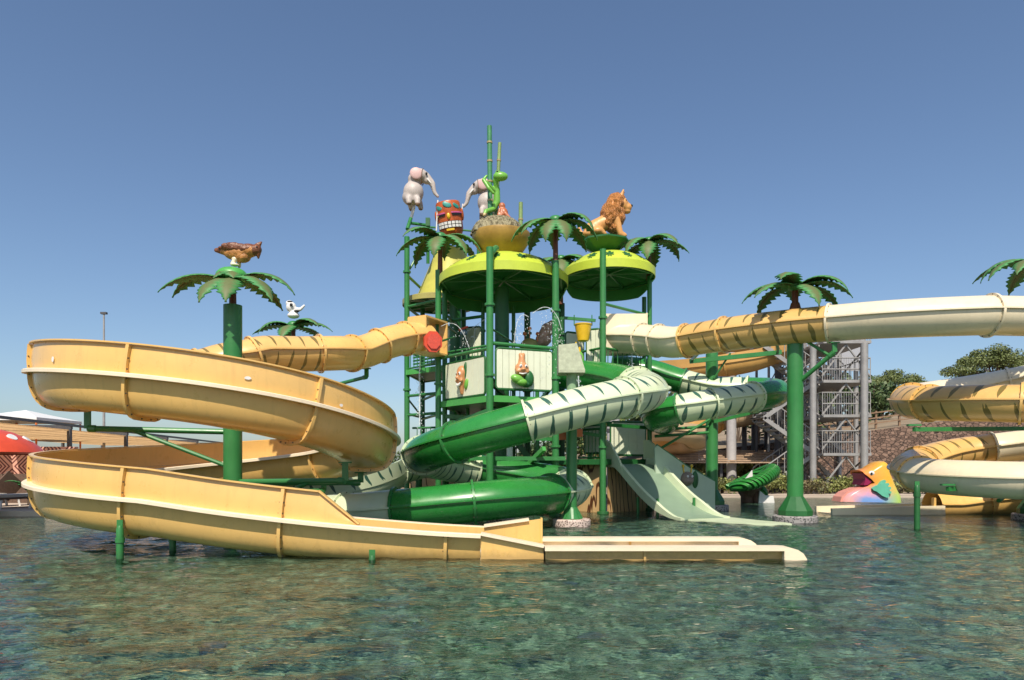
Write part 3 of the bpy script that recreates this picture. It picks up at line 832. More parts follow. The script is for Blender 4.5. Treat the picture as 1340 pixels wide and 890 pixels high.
# ------------------------------------------------------------------ metal palms
def frond_mat():
    m, nt, bs = newmat('painted_frond')
    uv = nd(nt, 'ShaderNodeUVMap', uv_map='UVMap'); sp = nd(nt, 'ShaderNodeSeparateXYZ'); lk(nt, uv.outputs[0], sp.inputs[0])
    f = noise_(nt, 6, 4)
    k = ramp(nt, math_(nt, 'ADD', sp.outputs[1], math_(nt, 'MULTIPLY', f, .25)), .95, .35)
    geo = nd(nt, 'ShaderNodeNewGeometry')
    g = mixc(nt, f, (.03,.17,.045), (.08,.30,.10))
    lk(nt, mixc(nt, math_(nt, 'MULTIPLY', k, .8), g, (.13,.12,.05)), bs.inputs['Base Color'])
    bs.inputs['Roughness'].default_value = .55; bs.inputs['Specular IOR Level'].default_value = .3
    return m
m_frond = frond_mat()
def frond(parent, o, az, L, lift=25, drop=75, wid=.34, seed=0):
    rnd = random.Random(seed); o = V(o); d = V((math.cos(az), math.sin(az), 0)); side = V((-d.y, d.x, 0))
    n = 27; pts = []; p = o.copy()
    for i in range(n+1):
        t = i/n; a = R(lift-(lift+drop)*t**1.15)
        pts.append((p.copy(), a)); p = p+(d*math.cos(a)+V((0,0,1))*math.sin(a))*(L/n)
    b = MB(); vs = []; uvs = []
    def wprof(t): return wid*.80*(.30+.70*math.sin(PI*min(1, t*.95+.10))**.8)*(1 if t < .75 else max(.08, (1-t)/.25)**.6)
    for i, (q, a) in enumerate(pts):
        t = i/n; u = V((0,0,1))*math.cos(a)-d*math.sin(a)
        saw = (1.0, .84, .60)[i % 3]; lag = (.0, .5, 1.0)[i % 3]
        w = wprof(t)*saw
        vs += [q-side*w-u*(w*.30), q-side*(w*.5)-u*w*.10, q, q+side*(w*.5)-u*w*.10, q+side*w-u*(w*.30)]
    fs = []; us = []
    for i in range(n):
        for k in range(4):
            a0 = i*5+k; fs.append((a0, a0+1, a0+6, a0+5))
            e = [1, .5, 0, .5, 1]
            us.append([(i/n, e[k]), (i/n, e[k+1]), ((i+1)/n, e[k+1]), ((i+1)/n, e[k])])
    b.add(vs, fs, us)
    ob = b.build('frond', m_frond, parent, ang=25)
    md = ob.modifiers.new('thickness', 'SOLIDIFY'); md.thickness = .014; md.offset = 0
    b = MB(); b.tube([q-V((0,0,.012)) for q, a in pts[:-3]], [.022*(1-.7*i/n) for i in range(len(pts)-3)], 6); b.build('midrib', m_frond, ob)
    return ob
def crown(t, top, L, azs, lift=22, drop=70, wid=.33, seed=1):
    for i, a in enumerate(azs):
        if 240 < a < 295:
            frond(t, V(top)+V((math.cos(R(a))*.06, math.sin(R(a))*.06, 0)), R(a), L*.80, lift-22, drop+26, wid*1.05, seed*50+i); continue
        frond(t, V(top)+V((math.cos(R(a))*.06, math.sin(R(a))*.06, 0)), R(a), L*(.94+.1*((i*37+seed) % 7)/7), lift+((i*13+seed) % 5-2)*5, drop+((i*29+seed) % 5-2)*9, wid, seed*50+i)
    b = MB(); b.ell(V(top)+V((0,0,.03)), (.2,.2,.14)); b.build('crown_cap', m_green, t)

# left post inside the coil
t = thing('palm_post', 'tall green post with a metal palm top rising out of the yellow coil', 'palm post', (-5.44, 13.4, 0))
PXL, PYL = -5.44, 13.4
b = MB(); b.lathe([(.175,FLOOR_Z),(.175,4.50)], (PXL,PYL,0), 24, True); b.build('post', m_green, t)
b = MB(); b.cyl((PXL,PYL,4.5),(PXL,PYL,4.98),.07,.06); b.build('trunk', m_brown, t)
crown(t, (PXL,PYL,4.98), 1.38, [176,206,250,284,328,352,60,120], 22, 58, .34, 3)
b = MB(); b.ell((PXL,PYL-.05,5.06), (.30,.28,.17)); b.build('crown_leaf', m_green_lt, t)
for a_ in (235, 300): frond(t, V((PXL,PYL-.1,5.16)), R(a_), .46, -5, 70, .28, 400+a_)
def arm(t, a, c, r=.06, foot=.30):
    a, c = V(a), V(c)
    b = MB(); b.cyl(a, c, r, r, 12)
    d = (c-a).normalized()
    b.cyl(a, a+d*.03, r*2.0, r*2.0, 12)
    b.box(c+V((0,0,foot/2)), (.11,.05,foot)); b.box(c+V((0,0,foot)), (.22,.12,.025)); b.cyl(c-d*.14, c-d*.02+V((0,0,.0)), r*1.25, r*1.25, 10)
    b.build('arm', m_green, t, ang=30)
def coilpt(th, dz=-.62, rr=HR): return V((HC.x+rr*math.cos(R(th)), HC.y+rr*math.sin(R(th)), smooth_interp(ztab, th)+dz))
for th in (192, 345):
    e = coilpt(th, -1.0, HR-.1)
    arm(t, (PXL, PYL, e.z-.04), e, .055, .34)
    a_ = V((PXL, PYL, e.z-.75)); mid = V((PXL,PYL,e.z)).lerp(e, .72)
    b = MB(); b.cyl(a_, mid, .04, .04, 8); b.build('brace', m_green, t)
for th in (540, 420, 372):
    e = coilpt(th, -.85, HR-.1)
    arm(t, (PXL, PYL, e.z), e, .055, .2)

# second palm behind the striped tube
X2, Y2 = (384-670)/F*21.5, 21.5
t = thing('palm_post', 'green palm post behind the striped yellow tube on the left, fronds just above the tube', 'palm post', (X2, Y2, 0))
b = MB(); b.lathe([(.18,FLOOR_Z),(.18,5.15)], (X2,Y2,0), 20, True); b.build('post', m_green, t)
b = MB(); b.cyl((X2,Y2,5.15),(X2,Y2,5.72),.07,.06); b.build('trunk', m_brown, t)
crown(t, (X2,Y2,5.72), 1.30, [178,208,262,325,352,60,120], 24, 60, .33, 5)
e = V((-3.85, 18.2, 3.72)); arm(t, (X2,Y2,3.55), e, .05, .22); 
b = MB(); b.cyl((X2,Y2,4.3), V((X2,Y2,3.55)).lerp(e,.6), .04, .04, 8); b.build('brace', m_green, t)

# right posts
def big_post(px, D, rad, ztop, label, palm=True, seed=1, base='cone', azs=None):
    x = (px-670)/F*D
    t = thing('palm_post' if palm else 'support_post', label, 'palm post' if palm else 'post', (x, D, 0))
    b = MB(); b.lathe([(rad,FLOOR_Z),(rad,ztop)], (x,D,0), 24, True); b.build('post', m_green, t)
    b = MB(); b.lathe([(rad*2.15,.16),(rad*2.15,.28),(rad*1.9,.36),(rad*1.05,.62)], (x,D,0), 10, False); b.build('base_collar', m_dkgreen, t, ang=15)
    b = MB(); b.lathe([(rad*2.75,FLOOR_Z),(rad*2.75,.13),(rad*2.6,.155),(0,.155)], (x,D,0), 32); b.build('footing', m_terr_d, t)
    if palm:
        b = MB(); b.cyl((x,D,ztop),(x,D,ztop+.22),.16,.10); b.cyl((x,D,ztop+.2),(x,D,ztop+.62),.08,.07); b.build('trunk', m_brown, t)
        crown(t, (x,D,ztop+.62), 1.46, azs or [170,205,250,300,340,15,60,110,140], 24, 66, .36, seed)
    return t, x
t, x = big_post(1040.5, 16.9, .19, 5.15, 'thickest green palm post, standing in the pool right of the tower', True, 7, azs=[165,205,235,285,320,345,20,70,120])
arm(t, (x, 16.9, 3.35), P(1092, 458, 16.2)+V((0,0,-.05)), .055, .22)
b = MB(); b.cyl((x,16.9,4.6), P(1085,465,16.3), .035, .035, 8); b.build('brace', m_green, t)
t, x = big_post(931.5, 21.4, .185, 5.0, 'slimmer green post without fronds holding the tiger-striped yellow tube', False)
c0 = P(903, 473, 20.9); c1 = P(1022, 461, 21.1)
b = MB(); b.beam(c0, c1, .12, .13); b.build('arm', m_green, t, smooth=False)
for q0, q1 in ((P(906,470,20.85), V((5.05,18.75,4.42))), (P(1018,460,21.0), V((6.75,17.5,4.55)))):
    b = MB(); b.beam(q0, q1, .07, .09); b.box(q1+V((0,0,.05)), (.5,.12,.04)); b.build('saddle', m_green, t, smooth=False)
b = MB(); b.cyl(V((x,21.2,4.05)), P(956,462,20.95), .03, .03, 8); b.build('brace', m_green, t)
b = MB(); b.beam(V((x,21.15,2.72)), P(1010,534,20.4), .09, .10); b.box(P(990,533,20.2)+V((0,0,.04)), (.5,.14,.05)); b.build('arm', m_green, t, smooth=False)
b = MB(); b.cyl(P(935,545,21.15), P(856,592,20.6), .04, .04, 8); b.build('brace', m_green, t)
for y0_, y1_ in ((563,558), (571,566)):
    b = MB(); b.cyl(P(857,y0_,20.9), P(927,y1_,21.2), .045, .045, 8); b.build('brace', m_green, t)
t, x = big_post(1356, 17.4, .19, 5.85, 'green palm post at the right picture edge inside the cream coil', True, 4, azs=[160,185,215,255,300,340,20,80,130])
for e in (P(1196,562,15.9), P(1240,640,16)):
    b = MB(); b.beam(V((x,17.4,e.z+.1)), e, .08, .1); b.box(e+V((0,0,.1)), (.3,.1,.04)); b.build('arm', m_green, t, smooth=False)
b = MB(); b.cyl(V((x,17.4,1.2)), V((x-1.8,16.2,.55)), .05, .05, 8); b.build('brace', m_green, t)
# ================================================================== the play tower
tw = thing('play_tower', 'tall green water-play tower of posts, decks, pale panels and domed lime canopies', 'play tower', (.3, 20, 0))
def column(px, D, zt, r=.085, zb=FLOOR_Z, m=None, foot=True):
    x = (px-670)/F*D
    b = MB(); b.cyl((x,D,zb),(x,D,zt),r,r,14)
    if foot and zb < 0: b.cyl((x,D,zb),(x,D,.06),r*1.9,r*1.9,14)
    z = 1.9
    while z < zt-.3:
        b.cyl((x,D,z-.03),(x,D,z+.03),r*1.45,r*1.45,10); z += 1.85
    b.build('column', m or m_green, tw, ang=30)
    return V((x, D, 0))
cA = column(573.5, 20.0, 7.05, .085); cA2 = column(582, 20.5, 6.6, .075)
cB = column(641, 18.05, 7.1, .095); cC = column(727, 18.75, 6.95, .095)
cE = column(789, 19.65, 7.55, .09); cF = column(850, 21.2, 7.2, .075)
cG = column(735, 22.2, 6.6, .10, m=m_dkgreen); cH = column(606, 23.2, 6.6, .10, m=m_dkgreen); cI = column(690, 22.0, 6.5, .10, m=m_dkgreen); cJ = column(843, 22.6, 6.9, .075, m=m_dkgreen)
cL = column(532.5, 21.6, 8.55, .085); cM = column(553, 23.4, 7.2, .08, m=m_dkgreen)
cK = column(772, 21.8, 2.9, .08)
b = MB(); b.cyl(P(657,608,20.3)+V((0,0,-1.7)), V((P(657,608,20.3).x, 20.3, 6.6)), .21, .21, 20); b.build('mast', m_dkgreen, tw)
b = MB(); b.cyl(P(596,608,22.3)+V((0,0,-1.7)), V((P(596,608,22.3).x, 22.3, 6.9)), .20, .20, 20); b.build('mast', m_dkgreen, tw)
# decks
def deck(pts, z, t=.12, edge=m_green_lt):
    b = MB(); b.prism(pts, (0,0,z-t+.02), (1,0,0), (0,1,0), t-.03); b.build('deck', m_dkgreen, tw, smooth=False)
    b = MB()
    n = len(pts)
    for i in range(n):
        a = V((*pts[i], z-t/2)); c = V((*pts[(i+1) % n], z-t/2)); d = (c-a).normalized()*.03
        b.beam(a-d, c+d, .06, t+.02)
    b.build('deck_edge', edge, tw, smooth=False)
def xy(px, D): return ((px-670)/F*D, D)
deck([xy(577,20.0), xy(641,18.15), xy(727,18.85), xy(790,21.0), xy(740,23), xy(610,23.4)], 3.22, .15)
deck([xy(745,19.9), xy(790,19.75), xy(797,20.9), xy(760,22.6)], 3.72, .14)
deck([xy(533,21.5), xy(580,20.5), xy(605,22.2), xy(553,23.6)], 4.35, .14)
deck([xy(540,22.6), xy(700,21.0), xy(791,19.75), xy(852,21.2), xy(838,23), xy(610,24)], 1.55, .14, m_dkgreen)
# deck joists and braces below
for (a, c, w_) in ((P(598,587,17.9),P(640,629,20.0),.10), (P(712,587,18.2),P(672,627,20.0),.10), (P(604,600,18.6),P(740,600,18.6),.09),
                   (P(583,545,20.3),P(657,548,20.2),.1), (P(727,543,18.8),P(657,548,20.2),.1), (P(641,540,18.2),P(657,548,20.2),.1), (P(585,556,20.4),P(640,537,18.3),.08), (P(645,537,18.4),P(724,540,18.8),.08)):
    b = MB(); b.beam(a, c, w_, w_*1.2); b.build('brace', m_green_lt if w_ > .095 and a.z < 2.5 else m_green, tw, smooth=False)
for (p0, p1, z0) in ((cL, cM, 5.0), (cL, cA2, 3.55), (cM, cA2, 3.6), (cL, cA2, 2.95), (cL, cM, 3.0), (cM, cA2, 2.95), (cL, cM, 6.35), (cL, cA2, 6.35), (cL, cM, 7.35), (cE, cF, 6.0), (cA2, cH, 5.9)):
    b = MB(); a = V((p0.x,p0.y,z0)); c = V((p1.x,p1.y,z0)); b.cyl(a, c, .045, .045, 8); b.build('brace', m_green, tw)
b = MB(); b.cyl(V((cL.x,cL.y,3.5)), V((cM.x,cM.y,3.0)), .03,.03,8); b.build('brace', m_green, tw)
# wood-look base walls
def wall(p0, p1, z0, z1, m, name, t=.08, parent=tw):
    b = MB(); b.beam(V((*p0,(z0+z1)/2)), V((*p1,(z0+z1)/2)), t, z1-z0); return b.build(name, m, parent, smooth=False)
wall(xy(533,22.5), xy(640,21.4), -.4, 1.40, m_woodwall, 'wood_wall')
wall(xy(640,21.4), xy(735,21.3), -.4, 1.40, m_woodwall, 'wood_wall')
wall(xy(737,21.3), xy(786,20.1), -.4, 1.42, m_woodwall, 'wood_wall')
wall(xy(796,20.25), xy(850,21.3), -.4, 1.42, m_woodwall, 'wood_wall')
# pale panels with frames
def panel(p0, p1, z0, z1, zs=0.0, planks=6, parent=tw):
    """p0,p1: (x,y); zs: rise of the p1 end"""
    a = V((*p0, 0)); c = V((*p1, 0)); L = (c-a).length; d = (c-a).normalized(); n = V((d.y, -d.x, 0))
    if n.y > 0: n = -n
    ax = V((d.x, d.y, zs/L)); up = V((0,0,1))
    o = a+V((0,0,z0)); H = z1-z0
    b = MB()
    k = planks
    for i in range(k):
        x0 = L*(i/k)+.006; x1 = L*((i+1)/k)-.006
        b.prism([(x0,.03),(x1,.03),(x1,H-.03),(x0,H-.03)], o, ax, up, .03)
    ob = b.build('panel', m_panel, parent, smooth=False)
    b = MB(); r = .10
    pts = []
    for cx, cy, a0 in ((L-r, r, -90), (L-r, H-r, 0), (r, H-r, 90), (r, r, 180)):
        for q in range(5): 
            an = R(a0+22.5*q); pts.append(o+ax*(cx+r*math.cos(an))+up*(cy+r*math.sin(an)))
    pts.append(pts[0]); b.tube(pts, .035, 8, False); b.build('panel_frame', m_dkgreen, ob)
    return ob, o, ax, up, n, L, H
ob1, o1, ax1, up1, n1, L1, H1 = panel(xy(584,19.9), xy(635,18.35), 3.27, 4.30, 0.0, 7)
ob2, o2, ax2, up2, n2, L2, H2 = panel(xy(649,18.15), xy(722,18.72), 3.40, 4.48, 0, 9)
panel(xy(582,23.5), xy(601,23.4), 5.15, 6.10, 0, 2); panel(xy(604,23.4), xy(630,23.2), 5.05, 6.05, 0, 3)
panel(xy(740,21.0), xy(763,21.3), 4.55, 5.45, 0, 3); panel(xy(768,20.2), xy(786,20.0), 4.25, 5.35, 0, 3)
panel(xy(765,21.4), xy(787,20.9), 1.75, 2.6, 0, 3); panel(xy(799,21.7), xy(844,22.0), 1.70, 2.75, 0, 4)
panel(xy(585,22.6), xy(604,22.2), 1.9, 2.6, 0, 3)
def vegetable(name, ob, o, ax, up, n, cx, cz, kind):
    """carved vegetable face standing proud of the panel: local (x across, z up, y out)"""
    X = Matrix(((ax.x, -n.x, 0, 0), (ax.y, -n.y, 0, 0), (0, 0, 1, 0), (0,0,0,1)))
    X.translation = o+ax*cx+up*cz+n*.04
    if kind == 'carrot':
        el = [('e',(0,-.03,.17),(.17,.13,.20)), ('c',(0,-.03,.12),(.0,-.02,-.40),.16,.05), ('e',(0,-.16,.02),(.05,.08,.06)), ('e',(-.09,-.12,-.06),(.07,.05,.06)), ('e',(.09,-.12,-.06),(.07,.05,.06))]
        body = blob(name, el, .022, [m_skin], ob, X, 4)
        b = MB(); b.X = X
        for sx in (-.065, .065): b.ell((sx,-.145,.13), (.045,.03,.055))
        b.build('eyes', m_white, body)
        b = MB(); b.X = X
        for sx in (-.06, .07): b.ell((sx,-.172,.125), (.018,.012,.025))
        b.build('pupils', m_black, body)
        b = MB(); b.X = X; b.tube([(-.10,-.13,-.12),(-.05,-.155,-.17),(0,-.16,-.19),(.05,-.15,-.17),(.10,-.13,-.11)], [.012,.035,.045,.035,.012], 8); b.build('mouth', m_white, body)
        b = MB(); b.X = X
        b.ell((.20,-.01,-.16),(.07,.05,.15),(0,.3,0)); b.ell((-.17,-.01,.05),(.045,.04,.17),(0,-.2,0)); b.build('leaf', m_animal_g, body)
        b = MB(); b.X = X
        b.ell((.13,.0,.22),(.06,.05,.24),(0,.1,0)); b.build('leaf', m_dkgreen, body)
    else:
        el = [('e',(0,-.03,.02),(.20,.15,.20)), ('c',(0,-.02,.12),(-.0,-.02,.33),.12,.085), ('e',(-.04,-.02,.40),(.05,.05,.07)), ('e',(.05,-.02,.40),(.05,.05,.07)), ('e',(-.02,-.17,.0),(.06,.08,.05)), ('e',(-.12,-.12,-.04),(.08,.05,.06)), ('e',(.10,-.12,-.04),(.08,.05,.06))]
        body = blob(name, el, .022, [m_skin], ob, X, 4)
        b = MB(); b.X = X
        for sx in (-.08, .07): b.ell((sx,-.165,.09), (.04,.03,.045))
        b.build('eyes', m_white, body)
        b = MB(); b.X = X
        for sx in (-.085, .065): b.ell((sx,-.19,.085), (.016,.012,.022))
        b.build('pupils', m_black, body)
        b = MB(); b.X = X; b.tube([(-.12,-.14,-.10),(-.03,-.19,-.12),(.08,-.16,-.09)], [.012,.022,.012], 8); b.build('mouth', m_white, body)
        b = MB(); b.X = X
        b.ell((-.15,-.10,-.26),(.20,.12,.12),(0,.35,0)); b.ell((-.05,-.13,-.33),(.16,.1,.10),(0,.1,0)); b.build('leaf', m_animal_g, body)
        b = MB(); b.X = X
        b.ell((.19,-.06,-.22),(.14,.11,.22),(0,-.1,0)); b.ell((.12,-.05,-.36),(.16,.1,.10)); b.build('leaf', m_dkgreen, body)
vegetable('carved_carrot', ob1, o1, ax1, up1, n1, L1*.47, H1*.50, 'carrot')
vegetable('carved_bulb', ob2, o2, ax2, up2, n2, L2*.44, H2*.48, 'bulb')
# rails
def rail(p0, p1, z0, z1=None, bars=0, h=.95, r=.035):
    z1 = z0 if z1 is None else z1
    a, c = V((*p0, z0)), V((*p1, z1))
    b = MB(); b.cyl(a, c, r, r, 8)
    if bars:
        b.cyl(a-V((0,0,h)), c-V((0,0,h)), r*.8, r*.8, 8)
        for i in range(1, bars): q = a.lerp(c, i/bars); b.cyl(q, q-V((0,0,h)), .014, .014, 6)
    b.build('railing', m_green, tw)
rail(xy(577,20.0), xy(641,18.1), 4.50, 4.46, 0, r=.05); rail(xy(641,18.1), xy(727,18.75), 4.60, 4.56, 0, r=.05)
rail(xy(582,21.6), xy(632,21.1), 5.90, 5.95, 0, r=.05); rail(xy(570,20.9), xy(640,19.6), 4.75, 4.8, 10, .55)
rail(xy(690,22), xy(735,21.2), 5.05, 5.05, 8, .9); rail(xy(735,21.2), xy(789,19.7), 4.75, 4.75, 9, .95)
rail(xy(533,21.6), xy(574,20.1), 5.2, 5.2, 9, .8); rail(xy(789,19.7), xy(850,21.2), 4.75, 4.75, 10, .95)
rail(xy(772,21.8), xy(845,22.4), 2.75, 2.75, 0); rail(xy(757,21.0), xy(789,20.0), 2.45, 2.45, 7, .85)
rail(xy(582,20.5), xy(606,23.0), 5.6, 5.6, 0); rail(xy(641,18.1), xy(690,21.9), 5.0, 5.0, 0, r=.03); rail(xy(540,22.6), xy(600,21.9), 2.6, 2.6, 10, .9)
rail(xy(640,20.8), xy(735,20.9), 2.55, 2.55, 16, .95); rail(xy(583,21.9), xy(631,21.8), 4.3, 4.3, 9, 1.0); rail(xy(650,22.1), xy(735,22.0), 4.4, 4.4, 14, 1.1)
for px_, D_, z_ in ((632,21.6,6.5),(612,20.9,4.9),(703,20.5,4.7),(672,21.7,6.4),(747,21.2,5.2)): column(px_, D_, z_, .06)
b = MB()
for i in range(10): b.box(V((*xy(690,21.0),0))+V((-.12*i*1.0, .0, 1.55+.18*i)), (.30,.8,.04))
for yy in (20.58, 21.42): b.beam(V((xy(690,21)[0]+.1,yy,1.5)), V((xy(690,21)[0]-1.2,yy,3.3)), .05, .16); b.cyl(V((xy(690,21)[0]+.1,yy,2.4)), V((xy(690,21)[0]-1.2,yy,4.2)), .03, .03, 8)
b.build('stair_flight', m_dkgreen, tw, smooth=False)
for k in range(6):
    b = MB(); z_ = 4.42+k*.10; b.beam(V((*xy(541,21.4),z_)), V((*xy(574,20.6),z_+.0)), .04, .05); b.build('guard_slat', m_green if k % 2 else m_dkgreen, tw, smooth=False)
for px_, D_ in ((548,21.9),(583,21.6),(612,21.3),(705,21.15)):
    b = MB(); b.cyl(V((*xy(px_,D_),-.4)), V((*xy(px_,D_),1.6)), .11, .11, 12); b.build('column', m_dkgreen, tw)
for a_, c_ in ((P(641,500,18.2),P(690,545,21.5)), (P(727,500,18.9),P(690,545,21.5)), (P(585,520,20.5),P(606,556,22.8)), (P(735,545,20.5),P(790,556,19.9)), (P(735,562,20.8),P(790,571,19.9)), (P(640,572,18.5),P(727,575,19.0)), (P(795,512,19.8),P(849,517,21.1)), (P(795,556,19.8),P(849,560,21.1))):
    b = MB(); b.beam(a_, c_, .08, .10); b.build('brace', m_green, tw, smooth=False)
# domed canopies
def canopy(px, D, z0, Rr, h, mat, motifs=True, fas=.24, spokes=8, under=m_under):
    x = (px-670)/F*D; c = V((x, D, z0))
    def zr(r): return fas+h*(1-(r/Rr)**2.6)
    prof = [(Rr-.02,0),(Rr,0),(Rr,fas)]+[(Rr*(1-k/10), zr(Rr*(1-k/10))) for k in range(1, 10)]+[(.02, zr(0))]
    b = MB(); b.lathe(prof, c, 56, True)
    rf = b.build('canopy', mat, tw, ang=30)
    b = MB(); b.lathe([(Rr-.025,.01)]+[(Rr*(1-k/10)-.02, zr(Rr*(1-k/10))-.06) for k in range(1, 10)]+[(.02, zr(0)-.06)], c, 56); b.build('canopy_lining', under, rf)
    b = MB()
    for k in range(spokes):
        an = 2*PI*k/spokes+.3; b.beam(c+V((math.cos(an)*(Rr-.05), math.sin(an)*(Rr-.05), .05)), c+V((0,0,h*.35)), .05, .08)
    for k in range(spokes):
        a0 = 2*PI*k/spokes+.3; a1 = a0+2*PI/spokes; q = Rr*.97
        b.beam(c+V((math.cos(a0)*q, math.sin(a0)*q, .03)), c+V((math.cos(a1)*q, math.sin(a1)*q, .03)), .05, .07)
    b.build('canopy_beams', m_green, rf, smooth=False)
    if motifs:
        b = MB(); n_ = 28; vs = []
        for i in range(n_+1):
            a = PI*i/n_; dp = .36*min(1, math.sin(a)*1.6)+.005
            for r_, z_ in ((Rr-.004, .0), (Rr-.05, -dp), (Rr-.08, -dp), (Rr-.03, .0)): vs.append(c+V((r_*math.cos(a), r_*math.sin(a), z_)))
        b.add(vs, [(i*4+k, i*4+(k+1)%4, i*4+4+(k+1)%4, i*4+4+k) for i in range(n_) for k in range(4)]); b.build('skirt', m_under, rf)
        for k in range(14):
            an = 2*PI*k/14+.1; b = MB(); r0 = Rr*.89
            def sp(u, v):   # u radial, v tangential on the dome
                r = r0-u; a = an+v/max(.2, r); return c+V((r*math.cos(a), r*math.sin(a), zr(r)+.012))
            for ang_, ln, of in ((0,.22,.02),(42,.18,0),(-42,.18,0),(85,.14,-.02),(-85,.14,-.02),(125,.08,-.06),(-125,.08,-.06)):
                d = (math.cos(R(ang_)), math.sin(R(ang_))); ring_ = []
                for q in range(10):
                    t = q/10*2*PI; l = ln*.5+ln*.5*math.cos(t); w_ = ln*.20*math.sin(t)
                    ring_.append(sp(of+.03+d[0]*l-d[1]*w_, d[1]*l+d[0]*w_))
                b.add(ring_, [tuple(range(10))])
            b.build('leaf_motif', m_dkgreen, rf, smooth=False)
    return rf, c
canopy(659, 20.1, 6.58, 1.88, .64, m_lime)
canopy(797, 21.1, 7.08, 1.40, .54, m_lime)
rf3, c3 = canopy(575, 22.9, 6.66, 1.22, .2, m_olive, False, .16, 8, m_beige)
b = MB(); b.lathe([(1.18,.20),(1.12,.34),(.55,1.75),(.42,1.95),(.1,2.0)], c3+V((.35,.2,0)), 40); b.build('splash_cone', M_('cone_yellow_green', (.46,.44,.08), .5, .15, 2, dirt=.4, dirtcol=(.25,.2,.08)), rf3)
# straps over the front columns
b = MB(); b.tube([P(641,345,18.05), P(642,332,18.12), P(646,327,18.4), P(649,325,18.8)], .09, 10); b.build('strap', m_green, tw)
# plate under the lion
b = MB(); c = P(791, 318, 21.3)
b.lathe([(.15,-.42),(.80,-.02),(.80,.03),(0,.03)], c, 8); b.build('statue_plate', m_dkgreen, tw, smooth=False)
b = MB(); b.cyl(c-V((0,0,.75)), c-V((0,0,.3)), .12, .12, 10); b.build('mast', m_dkgreen, tw)
LION_Z = c.z+.03
# low wide slide on the right of the tower
ws = thing('wide_slide', 'short wide pale green slide running from the tower base down into the pool', 'slide', (4.4, 18.5, 0))
t0, t1 = V((3.46, 20.55, 0)), V((4.76, 17.65, 0)); dd = (t1-t0).normalized()
prof_z = [(0,1.42),(.35,1.40),(.7,1.25),(1.2,.92),(1.8,.55),(2.4,.26),(3.0,.10),(3.5,.05)]
pth = catmull([t0+dd*s_+V((0,0,z)) for s_, z in prof_z], .12); wf = frames(pth)
n = len(wf)
sw = lambda i: .66
lowt = lambda i: max(.02, min(.17, .17-(wf[i][4]-2.7)*.17))
b = MB(); sweep(b, wf, lambda i: [(-sw(i),-.02),(-sw(i)+.12,.0),(sw(i)-.12,.0),(sw(i),-.02),(sw(i),-.06),(-sw(i),-.06)], True, True); b.build('chute', M_('chute_green', (.21,.30,.21), .4, .1, 2, dirt=.3, dirtcol=(.2,.28,.18)), ws, ang=30)
b = MB()
for sg in (-1, 1):
    sweep(b, wf, lambda i: [(sg*(sw(i)-.02),-.05),(sg*(sw(i)+.12),-.05),(sg*(sw(i)+.12),lowt(i)),(sg*(sw(i)+.02),lowt(i))], True, True)
b.build('side_rail', m_pale, ws, ang=30)
rr_ = wf[-1][2]
b = MB(); b.prism([(4.18,17.35),(4.75,16.75),(5.5,16.15),(6.15,15.75),(6.45,15.85),(6.45,16.15),(6.0,16.9),(5.62,17.9)], (0,0,-.03), (1,0,0), (0,1,0), .07); b.build('exit_apron', m_pale, ws, smooth=False)
for sg in (-1, 1):   # upright wings at the top
    b = MB(); base = t0+rr_*(sg*.76)+V((0,0,1.42))
    wing = [(-.25,-.1),(.55,-.1),(.95,-.30),(.75,.08),(.55,.30),(.25,.60),(.0,.72),(-.25,.74)]
    b.prism(wing, base-rr_*.03, V((dd.x,dd.y,0)), V((0,0,1)), .06); b.build('wing', m_pale, ws, smooth=False)
b = MB()
for s_ in (1.4, 2.3):
    for sg in (-.6, .6):
        q = t0+dd*s_+rr_*sg; b.cyl((q.x,q.y,-.4), (q.x,q.y,.5), .04, .04, 8)
b.build('leg', m_green, ws)
# side wall with the round face
a = V((*xy(859, 20.0), 0)); c = V((*xy(934, 20.9), 0)); d = (c-a).normalized(); L = (c-a).length
b = MB(); b.prism([(0,.1),(L,-.02),(L,.88),(L*.5,1.35),(L*.0,1.95),(-.1,1.9)], a, d, V((0,0,1)), .06); sidew = b.build('side_panel', M_('panel_green_pale', (.47,.58,.44), .45, .08, 2, dirt=.3, dirtcol=(.35,.4,.28)), ws, smooth=False)
b = MB(); b.tube([a+d*L+V((0,0,-.3)), a+d*L+V((0,0,.9)), a+d*(L*.5)+V((0,0,1.37)), a+V((0,0,1.97))], .035, 8); b.build('panel_frame', m_green, ws)
nrm = V((d.y,-d.x,0)); q = a+d*(L*.5)+V((0,0,.98))+nrm*.06
X = Matrix(((d.x, -nrm.x, 0, 0), (d.y, -nrm.y, 0, 0), (0, 0, 1, 0), (0,0,0,1))); X.translation = q
face = blob('carved_face', [('e',(0,0,0),(.24,.12,.22)), ('e',(0,-.06,-.05),(.16,.12,.12)), ('e',(-.12,-.08,.06),(.07,.06,.07)), ('e',(.12,-.08,.06),(.07,.06,.07))], .025, [M_('carved_grey_brown', (.26,.20,.16), .5, .4, 9, dirt=.4)], sidew, X, 4)
b = MB(); b.X = X
for sx in (-.13,.13): b.cyl((sx,-.02,.18),(sx*1.2,-.02,.36),.02,.02,8); b.ell((sx*1.2,-.02,.38),(.045,.045,.05))
b.build('horn', m_yellow, face)
b = MB(); b.X = X; b.ell((.30,.0,-.03),(.12,.06,.26)); b.build('leaf', m_dkgreen, face)
b = MB(); b.X = X
for sx in (-.08,.08): b.ell((sx,-.14,.07),(.035,.02,.04))
b.build('eyes', m_white, face)

